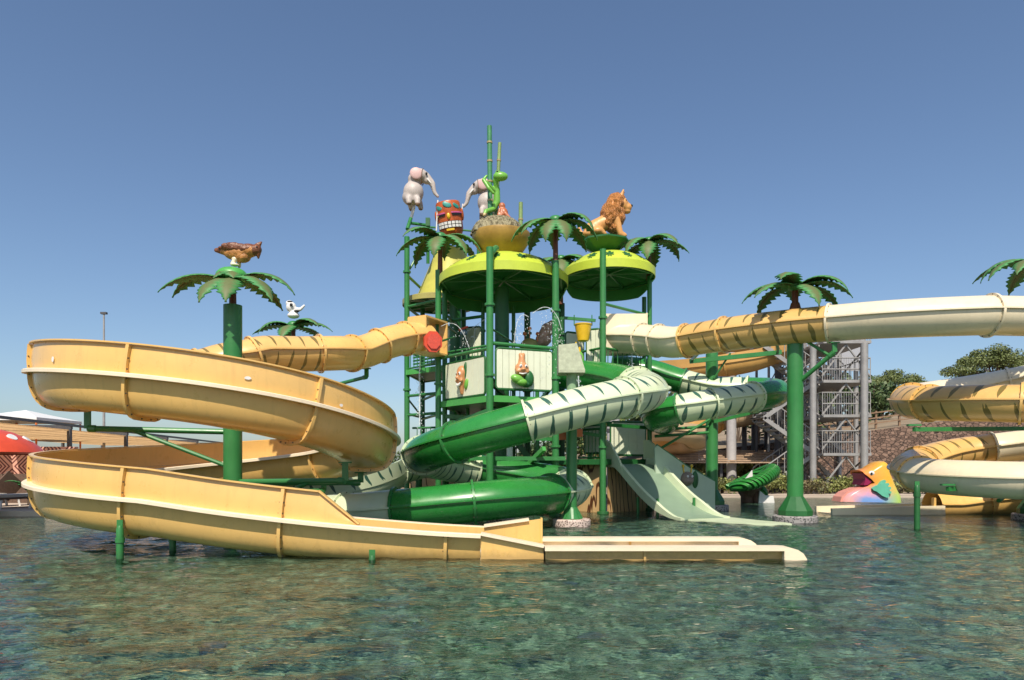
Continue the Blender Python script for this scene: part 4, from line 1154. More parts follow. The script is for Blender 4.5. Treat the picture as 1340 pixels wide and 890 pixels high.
# mast post with the funnel-shaped planter
fp = thing('funnel_post', 'green post on a round pebble footing with a pale funnel box above the striped tube', 'post', ((748-670)/F*15.9, 15.9, 0))
fx = (748-670)/F*15.9
b = MB(); b.lathe([(.125,.15),(.125,2.3)], (fx,15.9,0), 20); b.build('post', m_green, fp)
b = MB(); b.lathe([(.118,2.3),(.118,3.55)], (fx,15.9,0), 20); b.build('pipe', M_('speckled_pipe', (.22,.36,.20), .6, .25, 8, dirt=.4, dirtcol=(.5,.52,.4)), fp)
b = MB()
for k in range(8):
    an = 2*PI*k/8; b.beam((fx+math.cos(an)*.12,15.9+math.sin(an)*.12,.38), (fx+math.cos(an)*.24,15.9+math.sin(an)*.24,.15), .05, .05)
b.lathe([(.24,.14),(.24,.17),(.13,.42)], (fx,15.9,0), 16); b.build('base_collar', m_green, fp)
b = MB(); b.lathe([(.44,FLOOR_Z),(.44,.12),(.42,.148),(0,.148)], (fx,15.9,0), 32); b.build('footing', m_terr, fp)
b = MB(); q = V((fx-.02,15.9,3.55))
b.add([q+V(v) for v in ((-.30,-.3,0),(.30,-.3,0),(.30,.3,0),(-.30,.3,0),(-.30,-.22,.58),(.12,-.22,.62),(.12,.22,.62),(-.30,.22,.58),(-.30,-.3,-.06),(.30,-.3,-.06),(.30,.3,-.06),(-.30,.3,-.06))],
      [(0,1,5,4),(1,2,6,5),(2,3,7,6),(3,0,4,7),(4,5,6,7),(8,9,1,0),(9,10,2,1),(10,11,3,2),(11,8,0,3),(11,10,9,8)])
b.build('funnel_box', M_('speckled_stone_green', (.36,.40,.28), .6, .25, 10, dirt=.5, dirtcol=(.5,.52,.42)), fp, smooth=False)
b = MB(); b.lathe([(.34,FLOOR_Z),(.34,.1),(0,.12)], ((655-670)/F*16.6,16.6,0), 24)
o_ = b.build('mosaic_footing', m_terr, None, origin=((655-670)/F*16.6,16.6,0)); tag(o_, 'round pebble-mosaic footing beside the lower green tube', 'footing')
b = MB(); b.cyl(((667-670)/F*19.6,19.6,-.4), ((667-670)/F*19.6,19.6,2.5), .09, .09, 12); b.build('water_pipe', m_white, tw)
for (px_, py_, D_) in ((752,567,20.4),(740,571,20.8)):
    b = MB(); q = P(px_,py_,D_); b.box(q, (.45,.25,.22)); 
    for sx in (-.1,.1): b.tube([q+V((sx-.07,0,.1)), q+V((sx-.07,0,.28)), q+V((sx,0,.34)), q+V((sx+.07,0,.28)), q+V((sx+.07,0,.1))], .02, 6)
    b.build('valve', m_orange, tw, smooth=False)

# ------------------------------------------------------------------ palms on the tower
def tower_palm(px, D, zb, zt, label, L, azs, seed, wid=.31):
    x = (px-670)/F*D
    t = thing('metal_palm', label, 'metal palm', (x, D, zb))
    b = MB(); b.cyl((x,D,zb), (x,D,zt), .075, .06, 12); b.build('trunk', m_brown, t)
    crown(t, (x,D,zt), L*1.14, azs, 18, 80, wid*1.2, seed)
tower_palm(576, 20.0, 6.9, 7.98, 'metal palm on the leftmost front column, left of the big lime canopy', 1.28, [185,228,262,318,352,30,90,140], 11)
tower_palm(727, 18.75, 6.8, 8.02, 'metal palm on the front column between the two lime canopies', 1.25, [180,215,245,290,325,358,40,90,135], 12)
tower_palm(734, 21.9, 6.5, 7.9, 'metal palm partly hidden behind the palm between the canopies', 1.15, [180,220,270,310,0,60,120], 13)
tower_palm(849, 21.3, 7.1, 8.28, 'metal palm on the column at the right rim of the smaller lime canopy', 1.22, [182,220,255,300,345,15,70,130], 14)
# ================================================================== statues and small things
def PX(D):   # px -> metres about an anchor
    return D/F
def elem_px(D, lst, ax, ay):
    """elements given in photo pixels about anchor (ax, ay), depth offsets in metres -> local metres (x, y, z)"""
    k = D/F; out = []
    def q(p): return ((p[0]-ax)*k, p[2] if len(p) > 2 else 0, (ay-p[1])*k)
    for e in lst:
        if e[0] == 'e': out.append(('e', q(e[1]), tuple(r*k for r in e[2]))+((e[3],) if len(e) > 3 else ()))
        else: out.append(('c', q(e[1]), q(e[2]), e[3]*k, e[4]*k))
    return out
def statue(name, label, cat, ax, ay, D):
    t = thing(name, label, cat, P(ax, ay, D)); X = Matrix.Translation(P(ax, ay, D)); return t, X
# --- lion
D = 21.2; t, X = statue('lion_statue', 'orange lion statue seated on a green plate above the smaller lime canopy', 'lion statue', 791, 311, D)
lion_hair = M_('lion_mane', (.55,.22,.055), .4, .35, 5, dirt=.35, dirtcol=(.18,.05,.015))
nt = lion_hair.node_tree; bs = nt.nodes['Principled BSDF']
tc = nd(nt, 'ShaderNodeTexCoord'); mp = nd(nt, 'ShaderNodeMapping'); mp.inputs['Rotation'].default_value = (0, R(-35), 0); mp.inputs['Scale'].default_value = (7, 5, 1.6); lk(nt, tc.outputs['Object'], mp.inputs[0])
hn = noise_(nt, 3.2, 3, .6, mp.outputs[0], .8); bump(nt, hn, 1, .14, bs)
lion_fur = M_('lion_fur', (.62,.31,.10), .42, .2, 4, dirt=.3, dirtcol=(.34,.13,.04))
el = elem_px(D, [('e',(776,301,0),(13,11,10)), ('c',(778,298,0),(800,288,0),10,11), ('e',(770,308,-.2),(9,5,5)), ('e',(770,308,.2),(9,5,5)),
     ('c',(805,288,-.14),(811,309,-.16),6,4), ('c',(803,288,.14),(809,309,.16),6,4), ('e',(814,310,-.16),(6,3,4)), ('e',(812,310,.16),(6,3,4)), ('c',(762,310,-.1),(757,300,-.1),2.5,2.5), ('e',(781,306,-.25),(9,7,5)), ('c',(783,306,-.28),(790,310,-.28),4,3)], 791, 311)
blob('body', el, .035, [lion_fur], t, X, 4)
el = elem_px(D, [('e',(801,279,0),(15,15,23),(0,.35,0)), ('e',(806,267,0),(13,14,14)), ('e',(796,290,0),(11,12,12)), ('e',(803,298,0),(8,10,9)), ('c',(812,258,0),(816,252,0),5,2.2), ('e',(810,285,0),(8,11,12))], 791, 311)
mane = blob('mane', el, .035, [lion_hair], t, X, 3, rough=.05, rs=7)
el = elem_px(D, [('e',(814,268,0),(8,9,10)), ('e',(820,272,0),(7,6.5,5)), ('e',(820,277,0),(5.5,5,3)), ('c',(813,262,0),(824,270,0),4,3), ('c',(812,259,-.12),(815,251,-.14),3.2,1.5), ('c',(812,259,.12),(815,251,.14),3.2,1.5)], 791, 311)
head = blob('head', el, .025, [lion_fur], t, X, 3)
b = MB(); b.X = X; k = D/F
b.ell(((826-791)*k,0,(311-269.5)*k),(.05,.07,.045)); b.build('nose', m_black, head)
b = MB(); b.X = X
for sy in (-1, 1): b.ell(((818-791)*k, sy*.15, (311-264.5)*k), (.03,.02,.03))
b.build('eyes', m_black, head)
# --- elephants on poles, tipping bucket
def elephant(ax, ay, D, mir, label):
    t, X = statue('elephant_statue', label, 'elephant statue', ax, ay, D)
    if mir: X = X @ Matrix.Scale(-1, 4, V((1,0,0)))
    el = [('e',(0,0,.46),(.33,.31,.36)), ('e',(-.06,0,.30),(.30,.28,.26)), ('e',(.22,0,1.0),(.27,.25,.22),(0,.35,0)), ('e',(.02,0,.88),(.2,.2,.2)), ('c',(.38,0,.98),(.60,0,.76),.15,.10), ('c',(.60,0,.76),(.68,0,.45),.10,.065), ('c',(.68,0,.45),(.78,0,.34),.06,.055),
          ('c',(-.12,-.22,.18),(-.10,-.26,.04),.11,.09), ('c',(.16,-.22,.16),(.17,-.26,.0),.11,.09), ('c',(-.12,.22,.18),(-.10,.26,.04),.11,.09), ('c',(.18,.20,.2),(.2,.24,.06),.10,.09), ('e',(.42,0,.82),(.12,.14,.09))]
    body = blob('body', el, .035, [m_eleph, M_('feet_brown', (.22,.14,.09), .5, .2, 4)], t, X, 3, face_mat=lambda c: 1 if c.z < .02 else 0)
    b = MB(); b.X = X
    b.ell((.12,-.24,.98),(.20,.05,.19),(0,.3,.12)); b.ell((.12,.24,.98),(.20,.05,.19),(0,.3,-.12)); b.build('ear', m_pink, body)
    b = MB(); b.X = X
    pts = [(.30+.02*math.cos(a), .255*math.sin(a), .96+.245*math.cos(a)) for a in [2*PI*i/24 for i in range(25)]]
    b.tube(pts, .012, 6, False); b.build('head_strap', M_('strap_brown', (.2,.13,.09), .6, .2, 4), body)
    b = MB(); b.X = X
    for sy in (-.2,.2): b.ell((.44,sy*.9,1.0),(.035,.03,.045))
    b.build('eyes', m_black, body)
    b = MB(); b.X = X
    for sy in (-.12,.12):
        b = MB(); b.X = X; b.tube([(.46,sy,.86),(.55,sy*1.2,.74),(.60,sy*1.2,.70)], [.03,.02,.008], 6); b.build('tusk', m_white, body)
    return t, X, body
e1, X1, _ = elephant(541, 271, 22.0, False, 'pale elephant statue on the left pole, its trunk reaching right to the carved barrel')
b = MB(); b.cyl(P(542,270,22), P(537.5,287,22), .05, .05, 10); b.build('pole', m_white, e1)
b = MB(); b.cyl(P(573,262,22), P(571,302,22), .022, .022, 8); b.build('water_pipe', m_white, e1)
e2, X2_, _ = elephant(638, 284, 22.4, True, 'pale elephant statue behind the bamboo poles, its trunk reaching left to the carved barrel')
b = MB(); b.cyl(P(605.5,267,22.4), P(602,303,22.4), .022, .022, 8); b.build('water_pipe', m_white, e2)
b = MB(); b.cyl(P(637,282,22.4), P(640,312,22.4), .05, .05, 10); b.build('pole', m_white, e2)
# frame that carries elephants and barrel (part of the tower)
for a, c, r in ((P(537.5,286,22),P(533,300,21.7),.06), (P(537,292,22),P(560,295,22.2),.05), (P(560,288,22.2),P(560,345,22.4),.055), (P(560,312,22.2),P(536,352,21.8),.04), (P(560,297,22.2),P(572,298,22.2),.03), (P(602,301,22.2),P(626,303,22.2),.03), (P(626,296,22.2),P(626,345,22.4),.055)):
    b = MB(); b.cyl(a, c, r, r, 10); b.build('brace', m_green, tw)
for p in (P(560,291,22.2), P(626,302,22.2)):
    b = MB(); b.box(p, (.14,.14,.26)); b.build('bearing', m_dkgreen, tw, smooth=False)
# --- carved barrel
t = thing('carved_barrel', 'orange and red carved tipping barrel with a toothy tiki face between the two elephants', 'barrel', P(589,305,22.2))
X = Matrix.Translation(P(588.5,286,22.2)) @ Matrix.Rotation(R(9), 4, 'X') @ Matrix.Rotation(R(-8), 4, 'Y')
m_tik = M_('barrel_orange', (.48,.10,.02), .4, .35, 5, dirt=.5, dirtcol=(.2,.03,.01))
b = MB(); b.X = X; b.lathe([(.33,-.52),(.385,-.42),(.40,-.1),(.405,.2),(.395,.44),(.37,.49),(.2,.51),(0,.515)], (0,0,0), 36, False, True); body = b.build('barrel', m_tik, t)
def wrap(b, pts, r, z_off=0):   # polygon on the barrel face: (angle deg from front, z)
    b.add([(r*math.sin(R(a)), -r*math.cos(R(a)), z) for a, z in pts], [tuple(range(len(pts)))])
def wrap_box(b, a0, a1, z0, z1, r0, r1, n=4):
    vs = []
    for i in range(n+1):
        a = R(a0+(a1-a0)*i/n)
        for r, z in ((r0,z0),(r1,z0),(r1,z1),(r0,z1)): vs.append((r*math.sin(a), -r*math.cos(a), z))
    fs = []
    for i in range(n):
        for k in range(4): fs.append((i*4+k, i*4+(k+1)%4, i*4+4+(k+1)%4, i*4+4+k))
    fs += [(0,1,2,3),(n*4+3,n*4+2,n*4+1,n*4)]
    b.add(vs, fs)
b = MB(); b.X = X; wrap_box(b, -62, 62, -.36, -.15, .34, .42, 14); b.build('mouth', m_black, body, smooth=False)
b = MB(); b.X = X
for i in range(7):
    a = -56+i*16.5; wrap_box(b, a, a+13, -.245, -.165, .38, .435, 2); wrap_box(b, a, a+13, -.345, -.265, .37, .43, 2)
b.build('teeth', m_white, body, smooth=False)
b = MB(); b.X = X; wrap_box(b, -75, -14, .085, .125, .38, .435, 8); wrap_box(b, 14, 75, .085, .125, .38, .435, 8); b.build('brow', M_('brow_pink', (.60,.12,.30), .4, .1, 4), body, smooth=False)
b = MB(); b.X = X; wrap_box(b, -66, -16, .02, .075, .38, .425, 8); wrap_box(b, 16, 66, .02, .075, .38, .425, 8); b.build('eye_slit', m_black, body, smooth=False)
b = MB(); b.X = X; b.ell((0,-.40,.0),(.06,.06,.10)); wrap_box(b, -18, 18, -.44, -.37, .31, .41, 5); wrap_box(b, -78,-50,.04,.085,.38,.43,4); b.build('nose', m_yellow, body)
b = MB(); b.X = X
for a, z, s_ in ((-44,.30,.13),(0,.36,.15),(44,.31,.13),(84,.26,.10),(-84,.26,.10)):
    aa = R(a); c0 = V((.39*math.sin(aa), -.39*math.cos(aa), z)); b.ell(c0, (s_,.022,s_*.62), (R(-12),.5,aa))
b.build('painted_leaf', M_('paint_teal', (.03,.26,.22), .4, .2, 5), body)
b = MB(); b.X = X; b.lathe([(.25,-.56),(.31,-.53),(.31,-.50)], (0,0,0), 24, False, True); b.build('base_ring', m_cream, body)
b = MB(); b.X = X
for sx in (-1,1): b.ell((sx*.41,0,.08),(.06,.12,.2))
b.build('ear', m_tik, body)
# --- thatched dish, bamboo, lizard, monkey
t = thing('thatched_dish', 'yellow-brown bowl with a thatched dome on top of the big lime canopy', 'bowl', P(653,328,20.1))
c = V((P(656,328,20.1).x, 20.1, P(653,330,20.1).z-.05))
b = MB(); b.lathe([(.50,-.05),(.66,.10),(.80,.30),(.86,.50),(.85,.56),(.70,.58)], c, 40, False, True); b.build('bowl', M_('bowl_ochre', (.36,.22,.045), .45, .25, 3, dirt=.5, dirtcol=(.16,.08,.03)), t)
def thatch():
    m, nt, bs = newmat('thatch'); tc = nd(nt, 'ShaderNodeTexCoord'); mp = nd(nt, 'ShaderNodeMapping'); mp.inputs['Scale'].default_value = (9,9,1.4); lk(nt, tc.outputs['Object'], mp.inputs[0])
    f = noise_(nt, 2, 4, .6, mp.outputs[0]); k = ramp(nt, f, .38, .62)
    lk(nt, mixc(nt, k, (.11,.09,.045), (.40,.36,.22)), bs.inputs['Base Color']); bs.inputs['Roughness'].default_value = .8; bump(nt, f, 1, .12, bs); return m
m_thatch = thatch()
b = MB(); rnd = random.Random(4); c2 = c+V((-.10,0,.02)); n_ = 64; prof = [(.78,.50),(.77,.56),(.73,.68),(.64,.82),(.50,.94),(.30,1.0),(0,1.02)]
vs = []
gro = [rnd.uniform(-.05,.05) for _ in range(n_)]
for r_, z_ in prof:
    for k in range(n_):
        a = 2*PI*k/n_; rr_2 = r_*(1+gro[k]*(1 if z_ < .97 else .3)); vs.append(c2+V((rr_2*math.cos(a), rr_2*math.sin(a), z_+(gro[k]*.6 if z_ < .55 else 0))))
b.add(vs, [(i*n_+k, i*n_+(k+1)%n_, (i+1)*n_+(k+1)%n_, (i+1)*n_+k) for i in range(len(prof)-1) for k in range(n_)])
b.build('thatch', m_thatch, t, ang=60)
def bamboo(p0, p1, r, nodes, label, m=m_bamboo):
    p0, p1 = V(p0), V(p1)
    t = thing('bamboo_pole', label, 'bamboo pole', p0, None)
    b = MB(); pts = []; rr = []
    for i in range(nodes+1): pts.append(p0.lerp(p1, i/nodes)); rr.append(r*(1-.06*i/nodes))
    b.tube(pts, rr, 12); b.build('cane', m, t)
    b = MB()
    for i in range(1, nodes):
        q = p0.lerp(p1, i/nodes+.02*math.sin(i*5)); d_ = (p1-p0).normalized(); b.cyl(q-d_*.025, q+d_*.025, r*1.14, r*1.14, 12)
    b.build('nodes', m_node, t)
bamboo(P(641.5,284,19.9), P(640.5,165,19.9), .074, 5, 'tallest and thickest bamboo pole on the thatched dish')
bamboo(P(649,284,20.1), P(654,187,20.1), .055, 4, 'thinner leaning bamboo pole beside the tallest one', m_bamboo_lt)
bamboo(P(681,330,20.6), P(681.5,265,20.6), .066, 3, 'short bamboo pole standing apart right of the thatched dish', m_bamboo_lt)
D = 19.8; t, X = statue('lizard_statue', 'bright green lizard statue clinging to the tallest bamboo pole', 'lizard statue', 641, 284, D)
el = elem_px(D, [('e',(655,232,-.05),(10,6.5,6)), ('e',(651,227,-.08),(3,3,3)), ('c',(648,236,0),(650,246,.12),3.6,4), ('c',(650,246,.12),(650,262,.14),4.5,5), ('c',(650,262,.14),(646,272,.12),5,3.5), ('c',(646,248,.05),(636,240,-.12),2.6,2.2), ('c',(633,238,-.12),(640,250,-.2),2.6,2.4), ('c',(640,250,-.2),(646,256,-.18),2.4,2.0), ('c',(646,272,.1),(636,278,-.08),3.2,3.2), ('c',(636,278,-.08),(634,284,-.15),3.2,2.2), ('c',(634,236,-.1),(637,232,-.1),2.4,1.6)], 641, 284)
blob('body', el, .022, [m_animal_g, M_('lizard_toe', (.55,.42,.2), .4, .1, 5)], t, X, 3, face_mat=lambda c: 1 if c.z < .06 and c.y < -.05 else 0)
b = MB(); b.X = X; k = D/F; b.ell(((651-641)*k,-.14,(284-227)*k),(.03,.02,.03)); b.build('eyes', m_black, t)
t, X = statue('monkey_statue', 'small reddish-brown crouching animal statue on the thatched dish right of the bamboo', 'animal statue', 660, 287, 19.9)
el = elem_px(19.9, [('e',(657,270,0),(4.5,4,5)), ('e',(659,279,0),(6,6,7)), ('c',(661,281,-.1),(668,289,-.14),3,2), ('c',(656,283,-.1),(655,290,-.14),3,2), ('c',(654,275,-.08),(652,284,-.12),2,1.8)], 660, 287)
blob('body', el, .022, [M_('monkey_brown', (.42,.13,.05), .4, .3, 7, dirt=.4, dirtcol=(.18,.05,.02))], t, X, 3)
# --- bird on the left palm
D = 13.4; t, X = statue('bird_statue', 'brown bird-of-prey statue perched on the left palm post', 'bird statue', 308, 349, D)
el = elem_px(D, [('e',(312,331,0),(19,10,10),(0,-.05,0)), ('e',(325,328,0),(14,9.5,9)), ('c',(300,329,0),(283,327.5,0),7,3), ('e',(335,327,0),(7.5,7,7)), ('c',(337,322,0),(342,317,0),4,1.4), ('c',(338,331,0),(338,338,0),3.6,1.4), ('e',(317,337,0),(11,9,7))], 308, 349)
kk = D/F
bd = blob('body', el, .018, [m_eagle_l, m_eagle_d], t, X, 3, face_mat=lambda c: 1 if (c.z > (349-327)*kk+.02*math.sin(c.x*40) or c.x > (333-308)*kk or c.x < (290-308)*kk) else 0)
el = elem_px(D, [('e',(313,326,-.11),(21,3.5,6),(0,.12,.06)), ('c',(300,326,-.10),(288,325.5,-.07),4,1.6)], 308, 349)
blob('wing', el, .016, [m_eagle_d], t, X, 2, rough=.014, rs=20)
el = elem_px(D, [('e',(313,326,.11),(21,3.5,6),(0,.12,-.06)), ('c',(300,326,.10),(288,325.5,.07),4,1.6)], 308, 349)
blob('wing', el, .016, [m_eagle_d], t, X, 2, rough=.014, rs=20)
el = elem_px(D, [('e',(309,340,-.05),(4.5,4,3.6)), ('c',(309,341,-.06),(306,347,-.08),3,2.4), ('c',(311,341,.06),(311,347,.08),3,2.4), ('e',(309,348,-.06),(6,5,1.8))], 308, 349)
blob('leg', el, .014, [m_cream], t, X, 2)
b = MB(); b.X = X; b.ell(((338-308)*kk,-.09,(349-325)*kk),(.018,.012,.018)); b.build('eyes', m_black, bd)
# --- small pale elephant on the second palm
D = 21.5; t, X = statue('elephant_statue', 'small white elephant head statue with raised trunk on the palm behind the striped tube', 'elephant statue', 384, 417, D)
el = elem_px(D, [('e',(381,402,0),(6.5,6,7)), ('e',(384,413,0),(8,7,4)), ('c',(386,405,0),(393,405,0),3.2,2.2), ('c',(393,405,0),(398,400,0),2.2,1.6), ('e',(379,397,0),(5,5,4)), ('e',(385,410,0),(5,5,4))], 384, 417)
bd = blob('body', el, .022, [m_white], t, X, 3)
b = MB(); b.X = X; k = D/F; b.ell((-.02,-.16,.40),(.05,.03,.05)); b.ell((-.1,-.03,.51),(.09,.1,.04)); b.ell((.12,-.06,.22),(.09,.1,.03)); b.build('dark_markings', m_black, bd)
# --- buckets and ornaments hung on the tower
t = thing('tipping_bucket', 'bright yellow tipping bucket hanging from a green arm', 'bucket', P(763,425,19.4))
c = P(763,447,19.4)
b = MB(); b.lathe([(.12,.0),(.16,.02),(.18,.12),(.21,.30),(.235,.45),(.25,.46),(.25,.49),(.22,.49),(.2,.3),(.15,.05),(0,.03)], c, 28, False, True); b.build('bucket', m_yellow, t)
b = MB(); b.tube([c+V((-.25,0,.45)), c+V((-.25,0,.75))], .015, 6); b.tube([c+V((.25,0,.45)), c+V((.25,0,.75))], .015, 6); b.build('hanger', m_green, t)
b = MB(); b.beam(P(737,416,19.6), P(779,419.5,19.3), .08, .08); b.build('bucket_arm', m_green, tw, smooth=False)
t = thing('painted_ornament', 'oval green and purple ornament with yellow horns below the yellow bucket', 'ornament', P(757,478,19.3))
c = P(757,470,19.3)
b = MB(); b.ell(c, (.15,.06,.24)); o_ = b.build('shell', m_animal_g, t)
b = MB(); b.ell(c+V((.01,-.04,0)), (.09,.05,.15)); b.build('face', M_('paint_purple', (.25,.10,.28), .5, .4, 9), t)
b = MB(); b.tube([c+V((-.05,0,.2)), c+V((-.12,0,.36)), c+V((-.06,0,.48))], [.04,.03,.02], 8); b.tube([c+V((.03,0,.2)), c+V((.03,0,.34))], [.035,.03], 8); b.build('horn', m_yellow, t)
b = MB(); b.cyl(c+V((.02,0,-.25)), c+V((.02,0,-.95)), .03, .03, 8); b.build('stem', m_green, t)
t = thing('octagon_paddle', 'red eight-sided spray disc at the mouth of the yellow launch tube', 'spray disc', P(567,447,18.55))
c = P(567,447,18.55); b = MB()
oc = [(.27*math.cos(R(22.5+45*i)), .30*math.sin(R(22.5+45*i))) for i in range(8)]
b.prism(oc, c, V((.92,.38,0)), V((0,0,1)), -.12); b.build('disc', m_red, t, smooth=False)
b = MB(); b.prism([(x*.72, y*.72) for x, y in oc], c-V((-.02,.035,0)), V((.92,.38,0)), V((0,0,1)), -.03)
b.build('rim', M_('paint_red_worn', (.62,.07,.04), .5, .2, 20, dirt=.6, dirtcol=(.7,.45,.35)), t, smooth=False)
b = MB(); b.cyl(c+V((.1,.1,0)), P(596,441,20.2), .03, .03, 8); b.build('axle', m_dkgreen, t)
t = thing('water_cannon', 'small red and blue water cannon on a stand above the carrot panel', 'water cannon', P(607,440,20.6))
c = P(606,431,20.6)
b = MB(); b.cyl(c+V((-.12,0,-.03)), c+V((.15,-.05,.07)), .045, .03, 10); b.build('barrel', m_red, t)
b = MB(); b.ell(c+V((.02,0,-.10)), (.11,.09,.10)); b.build('swivel', M_('paint_blue_grey', (.18,.28,.34), .5, .2, 5), t)
b = MB(); b.cyl(c+V((.02,0,-.1)), c+V((.02,0,-1.0)), .03, .03, 8); b.build('stand', m_dkgreen, t)
t, X = statue('fin_sculpture', 'mottled pink and orange fin-shaped sculpture behind the rail, right of the centre mast', 'sculpture', 714, 452, 21.6)
el = elem_px(21.6, [('c',(704,450,0),(716,432,0),6,9), ('c',(716,432,0),(722,424,0),9,5), ('e',(712,445,0),(10,8,8)), ('c',(702,451,0),(699,454,0),4,2)], 714, 452)
blob('body', el, .03, [M_('mottled_pink', (.62,.38,.28), .5, .35, 6, dirt=.7, dirtcol=(.55,.16,.06))], t, X, 3, rough=.02, rs=9)
t, X = statue('flower_planter', 'olive dome with two small orange flowers behind the rail over the bulb panel', 'ornament', 693, 452, 20.9)
b = MB(); b.X = X; b.ell((0,0,-.02),(.28,.2,.24)); b.build('dome', m_olive, t)
for sx, sz in ((.0,.46),(.24,.30),(-.15,.3)):
    b = MB(); b.X = X; b.cyl((sx,-.1,.1),(sx,-.1,sz),.015,.015,6); b.ell((sx,-.1,sz+.03),(.06,.05,.06)); b.build('flower', m_orange, t)
# --- rainbow fish slide
D = 25.6; fx0, fy0 = 1140, 657
t = thing('fish_slide', 'rainbow-coloured open-mouthed fish slide at the far right pool edge', 'slide', P(fx0, fy0, D))
def fish_mat():
    m, nt, bs = newmat('fish_rainbow'); tc = nd(nt, 'ShaderNodeTexCoord'); sp = nd(nt, 'ShaderNodeSeparateXYZ'); lk(nt, tc.outputs['Object'], sp.inputs[0])
    x, z = sp.outputs[0], sp.outputs[2]; f = noise_(nt, 5, 3); n_ = math_(nt, 'MULTIPLY', math_(nt, 'SUBTRACT', f, .5), .3)
    zz = math_(nt, 'ADD', z, n_)
    up = mixc(nt, ramp(nt, x, -.6, .6), (.75,.24,.06), (.78,.46,.03))
    low = mixc(nt, ramp(nt, x, .1, .75), (.16,.30,.62), (.40,.58,.12))
    left = mixc(nt, ramp(nt, math_(nt, 'ADD', x, n_), -1.0, -.55), (.72,.36,.34), low)
    mid = mixc(nt, ramp(nt, zz, .12, .38), left, mixc(nt, ramp(nt, x, .0, .7), (.72,.30,.34), (.50,.56,.10)))
    lk(nt, mixc(nt, ramp(nt, zz, .38, .72), mid, up), bs.inputs['Base Color']); bs.inputs['Roughness'].default_value = .3; bs.inputs['Coat Weight'].default_value = .3
    return m
outl = [(1099,656),(1101,651),(1106,646),(1113,642),(1121,639),(1131,635.5),(1138,631),(1138.5,629),(1133,623),(1126,617.5),(1122.5,615),(1129,614.5),(1137,612.5),(1143,608.5),(1149,605),(1154,603.2),(1157.5,605),(1159.5,611),(1162,619),(1166,630),(1171,641),(1175.5,649),(1176.5,657)]
k = D/F; loc = [((x-fx0)*k, (fy0-y)*k) for x, y in outl]; cx = sum(p[0] for p in loc)/len(loc); cz = .45
b = MB(); b.X = Matrix.Translation(P(fx0,fy0,D)+V((-.10,0,0))); vs = []; layers = [(-.52,.80),(-.47,.92),(-.34,.98),(0,1.0),(.34,.98),(.47,.92),(.52,.80)]
for yy, sc in layers: vs += [(cx+(x-cx)*sc, yy, max(0,(cz+(z-cz)*sc)) if z > .1 else z) for x, z in loc]
n_ = len(loc); fs = []
for j in range(len(layers)-1):
    for i in range(n_): fs.append((j*n_+i, j*n_+(i+1) % n_, (j+1)*n_+(i+1) % n_, (j+1)*n_+i))
fs += [tuple(range(n_)), tuple(range((len(layers)-1)*n_, len(layers)*n_))[::-1]]
b.add(vs, fs); fb = b.build('body', fish_mat(), t, ang=50)
mo = [(1137.2,629.3),(1131.5,624.2),(1126,619.2),(1128.2,627),(1126,634.6),(1131,634.4)]
b = MB(); q = P(fx0,fy0,D); b.prism([((x-fx0)*k, (fy0-y)*k) for x, y in mo], q+V((-.10,-.45,0)), (1,0,0), (0,0,1), -.9); b.build('mouth', M_('mouth_magenta', (.26,.01,.07), .4, .1, 4), fb, smooth=False)
lo = [(1098,656.5),(1100,650),(1107,644),(1122,638.5),(1124,640),(1110,646),(1105,651),(1104,656.5)]
b = MB(); b.prism([((x-fx0)*k, (fy0-y)*k) for x, y in lo], q+V((-.12,-.34,.01)), (1,0,0), (0,0,1), -.68); b.build('chute', M_('chute_coral', (.70,.30,.24), .35, .1, 3), fb, smooth=False)
fin = [(1142,638.5),(1144,636.5),(1150,634),(1154,629),(1158,627.5),(1160,629),(1158.5,632),(1163,631.5),(1164,634),(1161.5,636),(1166,636.5),(1166,639.5),(1163,640.5),(1167,643),(1165.5,645.5),(1162.5,645),(1164,649),(1161,650.5),(1155,648),(1148,642.5),(1144,641)]
b = MB(); b.prism([((x-fx0)*k, (fy0-y)*k) for x, y in fin], q+V((-.34,-.42,0)), (1,0,0), (0,0,1), .2); b.build('fin', M_('fin_teal', (.12,.46,.32), .4, .12, 4), fb, smooth=False)
b = MB(); b.ell(q+V(((1142-fx0)*k-.30,-.50,(fy0-619)*k)),(.11,.05,.085)); eye = b.build('eye', m_white, fb)
b = MB(); b.ell(q+V(((1141.5-fx0)*k-.31,-.545,(fy0-619.5)*k)),(.04,.02,.045)); b.build('pupil', m_black, eye)
# --- coiled green ring slide on a stump
D = 25.5; t = thing('coil_slide', 'green scaly tilted ring on a dark trunk with small white chute', 'slide', P(980,655,D)); q = P(980,655,D); k = D/F
b = MB(); pts = []; 
for i in range(30):
    a = R(-160+ i*11); pts.append(q+V((.05+.80*math.cos(a), .75*math.sin(a), (655-630)*k+.36*math.cos(a)*(.6 if math.cos(a) < 0 else 1.15))))
rr = [.10+.16*math.sin(PI*min(1, (i+3)/29))**.7 for i in range(30)]
m_scale = M_('scaly_green', (.03,.24,.035), .35, .2, 4)
nt = m_scale.node_tree; bs = nt.nodes['Principled BSDF']; wv = nd(nt, 'ShaderNodeTexWave', wave_type='BANDS', bands_direction='DIAGONAL'); wv.inputs['Scale'].default_value = 3.2; wv.inputs['Distortion'].default_value = .6
tc = nd(nt, 'ShaderNodeTexCoord'); lk(nt, tc.outputs['Object'], wv.inputs[0]); bump(nt, wv.outputs['Fac'], 1, .08, bs)
b.tube(pts, rr, 14); b.build('ring', m_scale, t)
